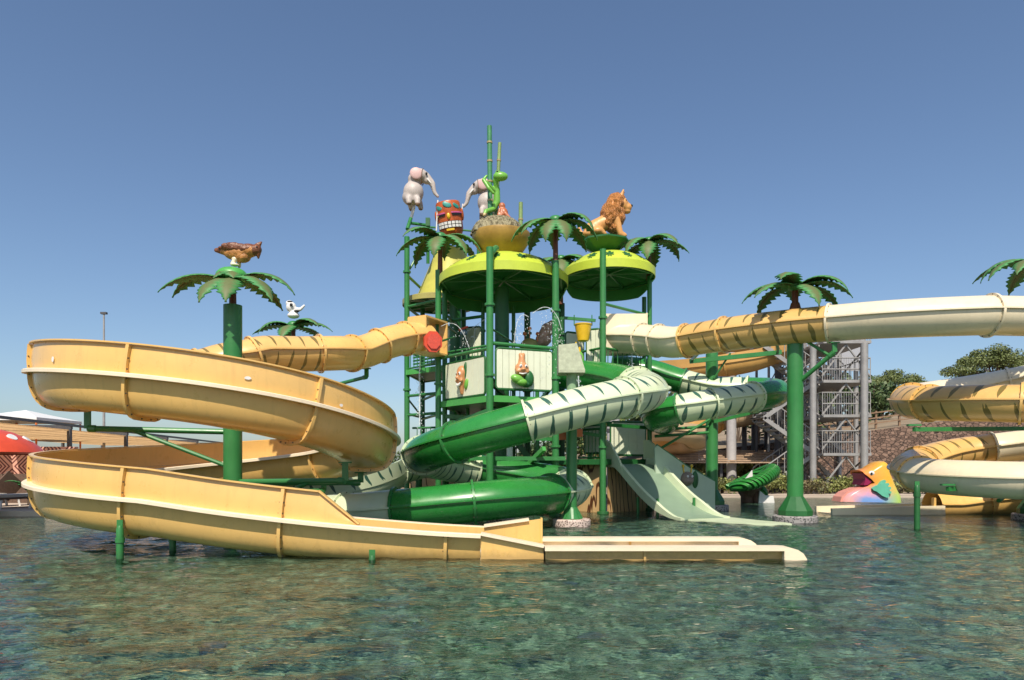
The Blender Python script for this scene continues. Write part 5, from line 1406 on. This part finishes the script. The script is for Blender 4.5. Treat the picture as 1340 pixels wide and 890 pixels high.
b = MB(); b.tube([q+V((-.05,0,-.3)), q+V((-.08,0,.15)), q+V((-.05,0,.5))], [.24,.22,.5], 14); b.tube([q+V((.2,-.1,-.3)), q+V((.22,-.1,.3)), q+V((.3,0,.6))], [.13,.12,.22], 10); b.build('trunk', M_('dark_trunk', (.07,.035,.02), .7, .4, 6, bmp=.03, bscale=9), t)
b = MB(); b.prism([(.25,.0),(.85,-.05),(.80,.28),(.5,.30),(.3,.48)], q+V((0,-.3,-.1)), (1,0,0), (0,0,1), -.6); b.build('chute', m_white, t, smooth=False)
b = MB(); b.ell(q+V((.55,.1,.35)), (.16,.16,.3), (0,-.5,0)); b.build('tail', m_scale, t)
b = MB(); b.prism([(-.1,.75),(.2,.82),(.18,1.12)], q+V((0,.15,0)), (1,0,0), (0,0,1), -.08); b.build('crest', m_white, t, smooth=False)
# --- water jets and drops
m_jet, nt, bs = newmat('jet_water'); bs.inputs['Base Color'].default_value = (.85,.9,.92,1); bs.inputs['Roughness'].default_value = .15
f = noise_(nt, 20, 2); lk(nt, math_(nt, 'MULTIPLY_ADD', f, .5, .15), bs.inputs['Alpha'])
def jet(pts, r, drops, label, seed, fall=.9, r1=None):
    rnd = random.Random(seed); path = catmull(pts, .06)
    b = MB()
    b.tube(path, [r*(.6+.5*rnd.random()) for _ in path], 6)
    o0 = path[0]
    for i in range(drops):
        q = rnd.choice(path[len(path)//4:])+V((rnd.gauss(0,.06), rnd.gauss(0,.08), -abs(rnd.gauss(0,fall)))); b.ell(q, (rnd.uniform(.006,.014),)*2+(rnd.uniform(.009,.024),), None, 6, 4)
    tag(b.build('water_jet', m_jet, None, origin=o0), label, 'water jet')
jet([P(672,455,18.9),P(675,430,18.9),P(680,415,18.9),P(686,412,18.9),P(692,415,18.9)], .012, 110, 'thin water jet curling at the centre mast above the bulb panel', 1, .6)
jet([P(697,410,18.6),P(706,404,18.6),P(714,402,18.6),P(722,405,18.6),P(730,416,18.6),P(735,432,18.6)], .012, 150, 'arched water jet below the big canopy at its right front column', 2, .8)
jet([P(577,427,19.4),P(588,423,19.4),P(598,426,19.4),P(606,436,19.4),P(614,455,19.4)], .012, 60, 'arched water jet by the red spray disc', 3, .5)
jet([P(608,436,20.4),P(620,428,20.3),P(634,418,20.2),P(641,413,20.2)], .010, 30, 'water jet shot up to the right from the red water cannon', 4, .4)
jet([P(757,480,18.6),P(757,500,18.6),P(758,512,18.6)], .02, 130, 'stream of water falling from the ornament below the yellow bucket', 5, .5)
jet([P(550,462,19.4),P(549,490,19.4),P(549,520,19.4),P(549,556,19.4)], .022, 120, 'stream of water dripping from the yellow launch box down past the left scaffold', 6, .6)
jet([P(827,460,19.9),P(827,475,19.9),P(827,488,19.9)], .02, 60, 'stream of water dripping from the cream launch box', 7, .3)
# ================================================================== background
# --- left pergola
def pergola(label, o, dirv, width, length, z, nslat, post_s, mats, droop=0, slat_w=.55):
    o = V(o); d = V((*dirv, 0)).normalized(); w = V((-d.y, d.x, 0))   # w: to the left of d
    t = thing('pergola', label, 'pergola', o)
    for i in range(nslat):
        y = width*(i+.5)/nslat
        b = MB(); b.beam(o+w*y+V((0,0,z-.24)), o+w*y+d*length+V((0,0,z-.24)), width/nslat*slat_w, .04); b.build('roof_slat', mats[0], t, smooth=False)
    k = int(length/post_s)
    for i in range(k+1):
        q = o+d*(post_s*i)
        b = MB(); b.beam(q+V((0,0,z-.12)), q+w*width+V((0,0,z-.12)), .10, .16); b.build('beam', mats[1], t, smooth=False)
        for ww in (.1, width-.1):
            b = MB(); b.beam(q+w*ww+V((0,0,.1)), q+w*ww+V((0,0,z-.2)), .13, .13); b.build('post', mats[1], t, smooth=False)
    b = MB(); b.beam(o+V((0,0,z-.05)), o+d*length+V((0,0,z-.05)), .08, .10); b.build('fascia', mats[1], t, smooth=False)
    return t
pergola('long beige-slatted sunshade with dark beams behind the yellow coil on the left', (-16.6, 21.8, 0), (-.15, 1), 8, 28, 3.0, 7, 5.5, (m_canvas, m_dsteel), slat_w=.82)
t = thing('pergola', 'low brown-slatted sunshade at the far pool edge right of the tower', 'pergola', (9.8, 33, .1))
for i in range(8):
    k_ = i/7; b = MB(); b.beam((6.4+.4*k_, 32.6+3.4*k_, 1.50+.62*k_), (13.2+.6*k_, 32.6+3.4*k_, 1.50+.62*k_), .34, .06); b.build('roof_slat', M_('slat_tan', (.42,.29,.19), .6, .2, 4) if i == 0 else bpy.data.materials['slat_tan'], t, smooth=False)
for x_ in (6.6, 9.9, 13.1):
    b = MB(); b.beam((x_, 32.5, 1.42), (x_+.5, 36.1, 2.05), .08, .10); b.build('beam', m_dsteel, t, smooth=False)
    b = MB(); b.beam((x_+.1, 32.9, .1), (x_+.1, 32.9, 1.45), .12, .12); b.build('post', m_dsteel, t, smooth=False)
# --- mural wall, planters
b = MB(); b.box((-22.2, 27.0, 1.05), (10.2, .25, 2.1)); o_ = b.build('mural_wall', m_mural, None, smooth=False, origin=(-22.2, 27, 0)); tag(o_, 'low wall with a red and pale maze pattern behind the sun loungers', 'wall')
b = MB(); b.box((-14.5, 30.5, .9), (5, .3, 1.8)); o_ = b.build('garden_wall', M_('plaster_tan', (.42,.30,.22), .8, .2, 1), None, smooth=False, origin=(-14.5, 30.5, 0)); tag(o_, 'tan garden wall in the shade under the slatted roof, behind the coil', 'wall')
# tent top
t = thing('white_tent', 'white pointed tent roof beyond the slatted sunshade on the left', 'tent', P(36,560,38))
c = P(34,549,38); b = MB(); s_ = 1.9
b.add([c+V(v) for v in ((-s_,-s_,0),(s_,-s_,0),(s_,s_,0),(-s_,s_,0),(-.7,-.7,.32),(.7,-.7,.32),(.7,.7,.32),(-.7,.7,.32),(0,0,.52))]+[c+V(v) for v in ((-s_,-s_,-.15),(s_,-s_,-.15),(s_,s_,-.15),(-s_,s_,-.15))],
      [(0,1,5,4),(1,2,6,5),(2,3,7,6),(3,0,4,7),(4,5,8),(5,6,8),(6,7,8),(7,4,8),(9,10,1,0),(10,11,2,1),(11,12,3,2),(12,9,0,3)]); b.build('roof', m_white, t, smooth=False)
for sx in (-1,1):
    for sy in (-1,1):
        b = MB(); b.cyl(c+V((sx*s_*.97,sy*s_*.97,-.1)), V((c.x+sx*s_*.97, c.y+sy*s_*.97, .1)), .05, .05, 8); b.build('leg', m_orange, t)
# red mushroom shade
t = thing('mushroom_shade', 'red mushroom-shaped shade with white dots at the left picture edge', 'sunshade', (-14.1, 18.0, .1)); c = V((-14.1, 18.0, 1.72))
b = MB(); b.lathe([(1.50,-.05),(1.56,0),(1.45,.16),(1.2,.36),(.85,.54),(.45,.64),(0,.67)], c, 40); cap = b.build('cap', m_red, t)
b = MB(); b.lathe([(1.54,-.02),(.9,.12),(.2,.16),(0,.16)], c, 40); b.build('underside', m_cream, cap)
for az, r_ in ((-40,1.12),(-78,1.18),(-8,1.15),(-110,1.2),(-45,.7),(-80,.6),(20,1.2),(80,1.1),(140,1.1),(200,1.1)):
    a = R(az); z_ = smooth_interp([(0,.67),(.45,.64),(.85,.54),(1.2,.36),(1.45,.16),(1.56,0)], r_); nn = V((math.cos(a)*r_*.55, math.sin(a)*r_*.55, .8)).normalized()
    b = MB(); p = c+V((math.cos(a)*r_, math.sin(a)*r_, z_)); b.cyl(p-nn*.03, p+nn*.015, .13, .12, 16); b.build('dot', m_white, cap)
b = MB(); b.lathe([(.38,-1.62),(.30,-.9),(.26,.15)], c, 24); b.build('stem', M_('stem_dark_red', (.25,.03,.03), .5, .3, 4), t)
# sun loungers
def lounger(x, y, rz, label, src=None):
    t = thing('sun_lounger', label, 'sun lounger', (x, y, .14), 'sun loungers on the left terrace'); X = Matrix.Translation((x,y,.14)) @ Matrix.Rotation(rz, 4, 'Z')
    def mk(name, m, f):
        b = MB(); b.X = X; f(b); b.build(name, m, t, smooth=False)
    mk('seat', m_cushion, lambda b: b.box((0,.3,.36),(.62,1.25,.08)))
    mk('backrest', m_wicker, lambda b: b.beam((0,-.32,.36),(0,-.78,.86),.62,.07,V((1,0,0))) )
    mk('frame', m_wicker, lambda b: b.box((0,.1,.29),(.66,1.75,.06)))
    for sx in (-.28,.28):
        for sy in (-.65,.85):
            mk('leg', m_white, lambda b: b.beam((sx,sy,.28),(sx*1.1,sy*1.08,0),.05,.05))
lounger(-14.45, 20.4, R(160), 'brown-backed sun lounger nearest the yellow coil')
lounger(-13.35, 20.6, R(165), 'sun lounger half hidden by the left end of the yellow coil')
lounger(-15.6, 20.5, R(158), 'sun lounger at the left picture edge')
b = MB(); b.box((-15.8, 22.6, .62), (6.2, .12, .95)); o_ = b.build('slatted_screen', m_wicker, None, smooth=False, origin=(-15.8,22.6,0)); tag(o_, 'low dark slatted screen behind the sun loungers', 'screen')
# broad-leaved plant
t = thing('banana_plant', 'broad-leaved green plant in front of the maze wall', 'plant', (-15.0, 21.4, .14))
for i, (az, L_, lf) in enumerate(((10,1.0,62),(70,.9,70),(130,1.0,60),(190,1.1,55),(250,.9,60),(310,1.0,58))):
    frond(t, (-15.0,21.4,.55), R(az), L_, lf, 20, .16, i+90)
b = MB(); b.cyl((-15.0,21.4,.14),(-15.0,21.4,.7),.07,.05,10); b.build('stem', m_bark, t)
# lamp mast
def mast(px, pyt, D, label):
    p = P(px, pyt, D); t = thing('lamp_mast', label, 'mast', (p.x, D, .1)); b = MB(); b.cyl((p.x,D,.1), p, .09, .05, 8); b.build('pole', m_steel, t)
    b = MB(); b.box(p+V((0,0,.05)), (.35,.2,.12)); b.build('lamp_head', m_dsteel, t, smooth=False)
mast(136, 411, 42, 'thin grey mast rising behind the left end of the yellow coil')
mast(1291, 485, 60, 'small grey lamp mast in front of the right pine crown')
# --- steel stair tower
SX, SY = 14.6, 31.5
st_ = thing('stair_tower', 'grey steel lattice stair tower with railed landings, right of the thick green post', 'stair tower', (SX, SY, .1))
def pxs(px, py, D): return P(px, py, D)
for (px, D, pyt, r) in ((1064,30.5,452,.14),(1131,30.5,449,.16),(1098,34,430,.12),(1052,35,440,.11),(1120,35.5,440,.12)):
    x = (px-670)/F*D; b = MB(); b.cyl((x,D,.05), (x,D,P(0,pyt,D).z), r, r, 12); b.build('column', m_steel, st_)
rnd = random.Random(9)
for lv, py in enumerate((452, 502, 546, 595)):
    z = P(0, py, 31.5).z; x0, x1 = (1066-670)/F*31.5, (1127-670)/F*31.5
    b = MB(); b.box(((x0+x1)/2, 32.6, z), (x1-x0, 4.0, .12)); b.build('landing', m_steel, st_, smooth=False)
    b = MB()
    for yy in (30.7, 34.4):
        for zz in (.55, 1.05): b.cyl((x0,yy,z+zz), (x1,yy,z+zz), .03, .03, 6)
        for i in range(21): xx = x0+(x1-x0)*i/20; b.cyl((xx,yy,z), (xx,yy,z+1.05), .012, .012, 5)
    for xx in (x0, x1):
        b.cyl((xx,30.7,z+1.05), (xx,34.4,z+1.05), .03, .03, 6)
        for i in range(9): yy = 30.7+3.7*i/8; b.cyl((xx,yy,z), (xx,yy,z+1.05), .022, .022, 5)
    b.build('railing', m_steel, st_)
    b = MB(); zb = z-1.6
    xm = (x0+x1)/2
    for p_, q_ in (((xm,30.75),(x0,30.75)), ((xm,30.75),(x1,30.75)), ((xm,34.2),(x0,34.2)), ((xm,34.2),(x1,34.2)), ((x0,31),(x0,34.2)), ((x0,34.2),(x0,31)), ((x1,31),(x1,34.2))):
        b = MB(); b.cyl((*p_,z-.1), (*q_,zb+.1), .045, .045, 6); b.build('cross_brace', m_steel, st_)
    b = MB()
    for i in range(9):
        f_ = i/8; b.box((x0-.2-2.2*f_ if lv % 2 else x0-2.4+2.2*f_, 32+.0, z-1.55*f_), (.30,1.4,.05))
    xa, xb = (x0-.2, x0-2.4) if lv % 2 else (x0-2.4, x0-.2)
    for yy in (31.3, 32.7):
        b.beam((xa,yy,z-.05), (xb,yy,z-1.6), .05, .18); b.cyl((xa,yy,z+.95), (xb,yy,z-.6), .03, .03, 6)
        for i in range(8): f_ = i/7; b.cyl((xa+(xb-xa)*f_,yy,z-1.55*f_), (xa+(xb-xa)*f_,yy,z+.95-1.55*f_), .02, .02, 5)
    b.build('stair_flight', m_steel, st_)
    b = MB()
    for i in range(9): f_ = i/8; b.box((xm-.6+1.6*f_, 33.6, z-1.55*f_), (.28,1.1,.05))
    for yy in (33.05,34.1): b.beam((xm-.6,yy,z-.05),(xm+1.0,yy,z-1.6),.05,.16); b.cyl((xm-.6,yy,z+.9),(xm+1.0,yy,z-.65),.03,.03,6)
    b.build('stair_flight', M_('pale_treads', (.55,.48,.42), .7, .1, 5) if lv == 0 else bpy.data.materials['pale_treads'], st_, smooth=False)
b = MB(); b.box(P(1108,452,34.8)+V((0,0,.3)), (1.9,.08,3.2)); b.build('mesh_screen', M_('mesh_grey', (.36,.37,.40), .6, .1, 30), st_, smooth=False)
# second scaffold, further left (open lattice)
sc_ = thing('scaffold', 'dark brown lattice scaffold under the far beige flume, left of the stair tower', 'scaffold', (12, 37, .1))
for i, px in enumerate((990, 1006, 1024, 1036, 1050, 1060)):
    for D in (35.5, 39):
        x = (px-670)/F*D; zt = P(0, 452 if i > 2 else 480, D).z; b = MB(); b.cyl((x,D,.05),(x,D,zt),.07,.07,8); b.build('upright', m_dsteel if (i+int(D)) % 2 else m_steel, sc_)
for z0 in (1.9, 3.2, 4.5, 5.8, 7.1):
    b = MB()
    for D in (35.5, 39):
        b.cyl(((1010-670)/F*D,D,z0), ((1062-670)/F*D,D,z0), .045, .045, 6)
        for k in range(3):
            xa = (1010+k*17-670)/F*D; xb = (1027+k*17-670)/F*D; b.cyl((xa,D,z0), (xb,D,z0+1.3), .03, .03, 5); b.cyl((xb,D,z0), (xa,D,z0+1.3), .03, .03, 5)
    b.box(((1040-670)/F*37.2,37.2,z0+.05), (1.9,3.4,.06)); b.build('lattice', m_steel, sc_, smooth=False)
# grey posts
def gpost(px, D, pyt, r, m, label):
    x = (px-670)/F*D; t = thing('steel_post', label, 'post', (x, D, .1), 'posts carrying the far flumes')
    b = MB(); b.cyl((x,D,.05), (x,D,P(0,pyt,D).z), r, r, 16); b.build('post', m, t)
    b = MB(); b.cyl((x,D,.05), (x,D,.2), r*1.7, r*1.7, 16); b.build('foot', m_dsteel, t)
    b = MB(); b.cyl((x,D,P(0,pyt,D).z-1.1), (x,D,P(0,pyt,D).z-.95), r*1.12, r*1.12, 16); b.build('clamp', m_dsteel, t)
gpost(957, 33.5, 462, .235, m_lgrey, 'thickest pale grey post, seen through the second green tube')
gpost(1018, 34.5, 455, .16, m_dsteel, 'dark grey post left of the thick green post')
gpost(908, 36, 545, .17, m_dsteel, 'short dark post under the far beige flume, right of a pale stub')
gpost(918, 37, 548, .18, m_lgrey, 'short pale post under the far beige flume')
gpost(974, 37, 500, .13, m_dsteel, 'slim dark post right of the thickest pale post')
gpost(986, 38, 500, .12, m_dsteel, 'slim dark post, the second right of the thickest pale post')
gpost(1003, 38, 500, .12, m_dsteel, 'slim dark post beside the scaffold')
gpost(799, 27.5, 530, .15, m_lgrey, 'pale post seen between the tower columns above the wide slide')
gpost(806, 28.5, 530, .14, m_lgrey, 'second pale post between the tower columns, just right of the first')
# far flumes
def far_flume(label, ctrl, rad, m, wallh=.5, tube=False):
    t = thing('water_slide', label, 'water slide', ctrl[0])
    fr = frames(catmull(ctrl, .25)); L = len(fr); n_ = max(2, int(fr[-1][4]/3)); pr = [(rad*math.cos(a), rad*.9*math.sin(a)) for a in [PI+PI*k/12 for k in range(13)]]
    for k in range(n_):
        a, c = L*k//n_, min(L-1, L*(k+1)//n_)
        b = MB(); sweep(b, fr[a:c+1], thick(pr, .05), True, True); b.build('flume_section', m, t)
        b = MB(); sweep(b, fr[a:c+1], [(rad,0),(rad+.06,0),(rad+.06,wallh),(rad,wallh)], True, True); sweep(b, fr[a:c+1], [(-rad-.06,0),(-rad,0),(-rad,wallh*.4),(-rad-.06,wallh*.4)], True, True); b.build('side_wall', m, t, smooth=False)
        b = MB(); ring(b, fr[c], pr, .07, .08, False); b.build('joint_collar', m, t)
m_far = M_('gelcoat_far_orange', (.60,.34,.10), .45, .15, .8, dirt=.3, dirtcol=(.3,.17,.06)); m_farb = M_('gelcoat_far_beige', (.52,.38,.22), .5, .2, .8, dirt=.4, dirtcol=(.26,.18,.1))
far_flume('far orange open flume curving between the overhead tube and the thick green post', [P(835,488,37), P(870,485,34.5), P(910,483,33), P(950,478,32.2), P(985,471,32), P(1012,461,32.6), P(1014,453,34.5), P(985,452,36.5), P(940,456,38)], .60, m_far, .42)
far_flume('far beige flume sagging behind the second green tube', [P(1050,520,40), P(1020,531,38), P(985,540,36.5), P(940,548,36), P(890,550,36.5), P(850,552,38)], .7, m_farb, .5)
far_flume('lowest far beige flume looping behind the slide wall right of the tower', [P(840,565,33), P(870,562,31.5), P(900,566,31), P(912,574,32.2), P(895,580,34), P(850,580,35)], .6, m_farb, .35)
far_flume('far orange flume end seen left of the slimmer green post, below the second green tube', [P(840,575,36), P(870,572,34), P(905,560,33.5), P(935,555,34.5)], .5, m_far, .3)
# --- stone wall, slope, fence
b = MB(); pts = [(9.0,2.0),(14.5,2.6),(18.5,3.1),(24,3.8),(32,4.4),(45,5.0)]
n_ = len(pts); yw = 38.0
vs = [];
for x, z in pts: vs += [(x, yw-.0, 0), (x, yw+.25, z), (x, yw+.9, z), (x, yw+.9, 0)]
fs = []
for i in range(n_-1):
    for k in range(3): fs.append((i*4+k, i*4+k+1, i*4+4+k+1, i*4+4+k))
fs += [(0,1,2,3), ((n_-1)*4+3,(n_-1)*4+2,(n_-1)*4+1,(n_-1)*4)]
b.add(vs, fs); o_ = b.build('retaining_wall', m_stone, None, smooth=False, origin=(20,38,0)); tag(o_, 'brown dry-stone retaining wall rising to the right behind the stair tower', 'wall')
b = MB(); vs = []; nxh, nyh = 40, 14
for j in range(nyh):
    for i in range(nxh):
        x = -10+i*2.2; y = 38.5+j*3.2; base = smooth_interp([(-20,.3),(4,.8)]+pts, x)
        z = base-.05+ (y-38.5)*.055*max(0, min(1, (x+2)/14)) + .25*noise.noise(V((x*.2,y*.2,0)))*min(1, j)
        vs.append((x, y, z))
fs = [(j*nxh+i, j*nxh+i+1, (j+1)*nxh+i+1, (j+1)*nxh+i) for j in range(nyh-1) for i in range(nxh-1)]
b.add(vs, fs); struct(b.build('hillside', m_ground))
def hz(x, y): return smooth_interp([(-20,.3),(4,.8)]+pts, x)-.05+max(0, y-38.5)*.055*max(0, min(1, (x+2)/14))
fc = thing('wooden_fence', 'grey-brown rail fence running up along the top of the stone wall', 'fence', (20, 39.6, 3))
for i in range(20):
    x = 14.2+i*1.35; b = MB(); b.beam((x,39.6,hz(x,39.6)-.1), (x,39.6,hz(x,39.6)+1.05), .10, .10); b.build('fence_post', m_wood, fc, smooth=False)
for dz in (.35,.65,.95):
    b = MB()
    for i in range(19):
        x = 14.2+i*1.35; b.beam((x,39.52,hz(x,39.6)+dz), (x+1.35,39.52,hz(x+1.35,39.6)+dz), .05, .07)
    b.build('fence_rail', m_wood, fc, smooth=False)
# --- trees and shrubs
def leaf_cloud(b, c, rad, n, size, rnd, shell=.55):
    for _ in range(n):
        d_ = V((rnd.gauss(0,1), rnd.gauss(0,1), rnd.gauss(0,1))).normalized(); q = shell+(1-shell)*rnd.random()
        p = c+V((d_.x*rad[0], d_.y*rad[1], d_.z*rad[2]))*q
        a = (d_+V((rnd.gauss(0,.6), rnd.gauss(0,.6), rnd.gauss(0,.6)+.3))).normalized(); u = a.orthogonal().normalized()
        u = (Matrix.Rotation(rnd.uniform(0, 6.28), 3, a) @ u); v = a.cross(u); s_ = size*rnd.uniform(.6,1.3)
        b.add([p-u*s_*.5, p+v*s_*.28, p+u*s_*.5, p-v*s_*.28], [(0,1,2,3)])
def pine(x, y, zt, w_, hcr, label, seed, nleaf=90, size=.28, nclump=46):
    rnd = random.Random(seed); z0 = hz(x, y) if y > 38 else .1
    t = thing('pine_tree', label, 'pine tree', (x, y, z0)); zc = zt-hcr
    b = MB(); lean = rnd.uniform(-.4,.4)
    top = V((x+lean, y, zc+.1)); b.tube([V((x,y,z0-.2)), V((x+lean*.3,y,z0+(zc-z0)*.5)), top], [.28,.22,.17], 8)
    clumps = []
    for i in range(nclump):
        a = rnd.uniform(0, 2*PI); r_ = w_*.5*math.sqrt(rnd.random()); zz = zc+hcr*(.18+.66*(1-(r_/(w_*.5))**2)*rnd.uniform(.55,1.0))
        clumps.append(V((x+lean+r_*math.cos(a), y+r_*math.sin(a), zz)))
    for c in clumps[:16]: b.tube([top, top.lerp(c,.55)+V((0,0,-.25)), c], [.11,.06,.03], 5)
    b.build('trunk', m_bark, t)
    b = MB()
    for c in clumps:
        s_ = rnd.uniform(.55,1.05)*w_*.115; leaf_cloud(b, c, (s_*1.15,s_*1.15,s_*.62), nleaf, size, rnd)
    b.build('crown', m_pine, t, smooth=False)
pine(34.6, 62, 10.3, 5.8, 2.8, 'umbrella pine right of the stair tower, the smaller of the two pale-green crowns', 1, 300, .17)
pine(43.2, 62, 12.4, 8.4, 3.6, 'large umbrella pine with the highest crown, right of the gap of sky', 2, 330, .19, 64)
pine(48.5, 64, 10.6, 6.5, 3.2, 'umbrella pine at the right picture edge joined to the highest crown', 3, 300, .19)
pine(30.0, 58, 6.6, 4.0, 2.2, 'low pine seen through the stair tower', 4, 260, .17, 30)
def shrub(x, y, w_, h_, label, m, seed, name='shrub', cat='shrub', group=None, size=.16, n=None, zb=None):
    rnd = random.Random(seed); z0 = (hz(x, y) if y > 38.4 else .1) if zb is None else zb
    t = thing(name, label, cat, (x, y, z0), group)
    b = MB()
    for i in range(5): a = rnd.uniform(0, 6.28); b.tube([(x,y,z0-.1), (x+math.cos(a)*w_*.2, y+math.sin(a)*w_*.2, z0+h_*.7)], [.05,.02], 5)
    b.build('stem', m_bark, t)
    b = MB(); k = n or int(220*w_*h_)+80
    for i in range(9):
        c = V((x+rnd.uniform(-.34,.34)*w_, y+rnd.uniform(-.3,.3)*w_, z0+h_*rnd.uniform(.25,.72))); leaf_cloud(b, c, (w_*.26,w_*.26,h_*.28), max(12, k//9), size, rnd, .35)
    b.build('foliage', m, t, smooth=False)
G1 = 'shrubs along the far pool edge'
spots = [(7.6,1.0),(8.5,1.3),(9.4,1.1),(10.3,1.4),(11.3,1.2),(12.2,1.5),(13.0,1.2),(13.9,1.1),(14.8,1.3),(15.7,1.0),(16.6,1.2),(17.4,1.0),(18.3,1.2),(19.2,1.1),(20.2,1.3),(21.4,1.2),(22.6,1.2)]
for i, (x, h_) in enumerate(spots): shrub(x, 30.3+.3*(i % 3), 1.6, h_*.72, 'leafy olive-green shrub in the bed along the far pool edge', m_dry if i % 5 == 1 else m_shrub, 20+i, group=G1, size=.13, n=700)
G2 = 'trees and scrub behind the far flumes'
for i, (x, y, w_, h_, m) in enumerate(((8.5,41,4,4.2,m_bush),(11.5,43,4.5,4.6,m_dry),(14,42.5,4,4.4,m_bush),(6.5,44,4,4,m_shrub),(17,44,4,4.0,m_dry),(19.5,45,4,4.4,m_bush),(3.5,46,4,3.4,m_bush),(22.8,47,3.6,4.2,m_bush),(25.5,49,3.4,3.6,m_bush),(9.5,36,2.4,1.7,m_shrub),(12.5,36.2,2.6,1.9,m_shrub),(7.5,35.8,2.2,1.6,m_dry),(10.5,47,4.6,5.0,m_shrub))):
    shrub(x, y, w_, h_, 'bushy tree or scrub clump in the mass of foliage behind the far flumes', m, 60+i, 'bushy_tree', 'tree', G2, .34, 1500)
shrub(28.0, 52, 3.2, 3.0, 'dark bushy clump between the stair tower and the smaller umbrella pine', m_bush, 90, 'bushy_tree', 'tree', None, .34, 1700)
shrub(31.6, 50, 3.0, 2.6, 'low dark bush on the slope below the smaller umbrella pine', m_bush, 91, 'bushy_tree', 'tree', None, .3, 1200)
for i, (x, y, w_, h_) in enumerate(((-20,47,4,2.6),(-16,49,4,2.4),(-12,48,4,2.6),(-8,48,4,2.4),(-4.5,47,4,2.4),(-1,48,4,2.6),(1.5,46,3,2.6))):
    shrub(x, y, w_, h_, 'dark tree low behind the coil and the tower', m_bush, 120+i, 'bushy_tree', 'tree', 'dark trees low behind the coil and tower', .34, 1100)
# underwater lamps
LB = ['white pool lamp under water, nearest the camera on the left', 'white pool lamp under water, in front of the run-out', 'white pool lamp under water, below the yellow slide left of centre', 'white pool lamp under water, right of centre', 'white pool lamp under water, between the run-out and the right edge', 'white pool lamp under water, near the middle of the foreground']
for (px, py), lab in zip(((282,846),(743,762),(488,750),(1053,777),(1194,731),(775,832)), LB):
    Dw = CAM_H*F/(py-HOR); x0 = (px-670)/F*Dw; s_ = .42*.75/ (CAM_H/Dw) / 1.0
    ang = math.atan2(CAM_H, Dw); tr_ = math.acos(min(1, math.cos(ang)/1.33)); dist = -FLOOR_Z/math.tan(tr_); y = Dw+dist; x = x0*(y/Dw)
    t = thing('pool_lamp', lab, 'pool lamp', (x, y, FLOOR_Z), 'white pool lamps')
    b = MB(); b.lathe([(.10,0),(.10,.02),(.085,.035),(0,.04)], (x,y,FLOOR_Z), 20); b.build('lens', m_white, t)
    b = MB(); b.lathe([(.12,0),(.12,.012),(.10,.014)], (x,y,FLOOR_Z), 20); b.build('ring', m_steel, t)
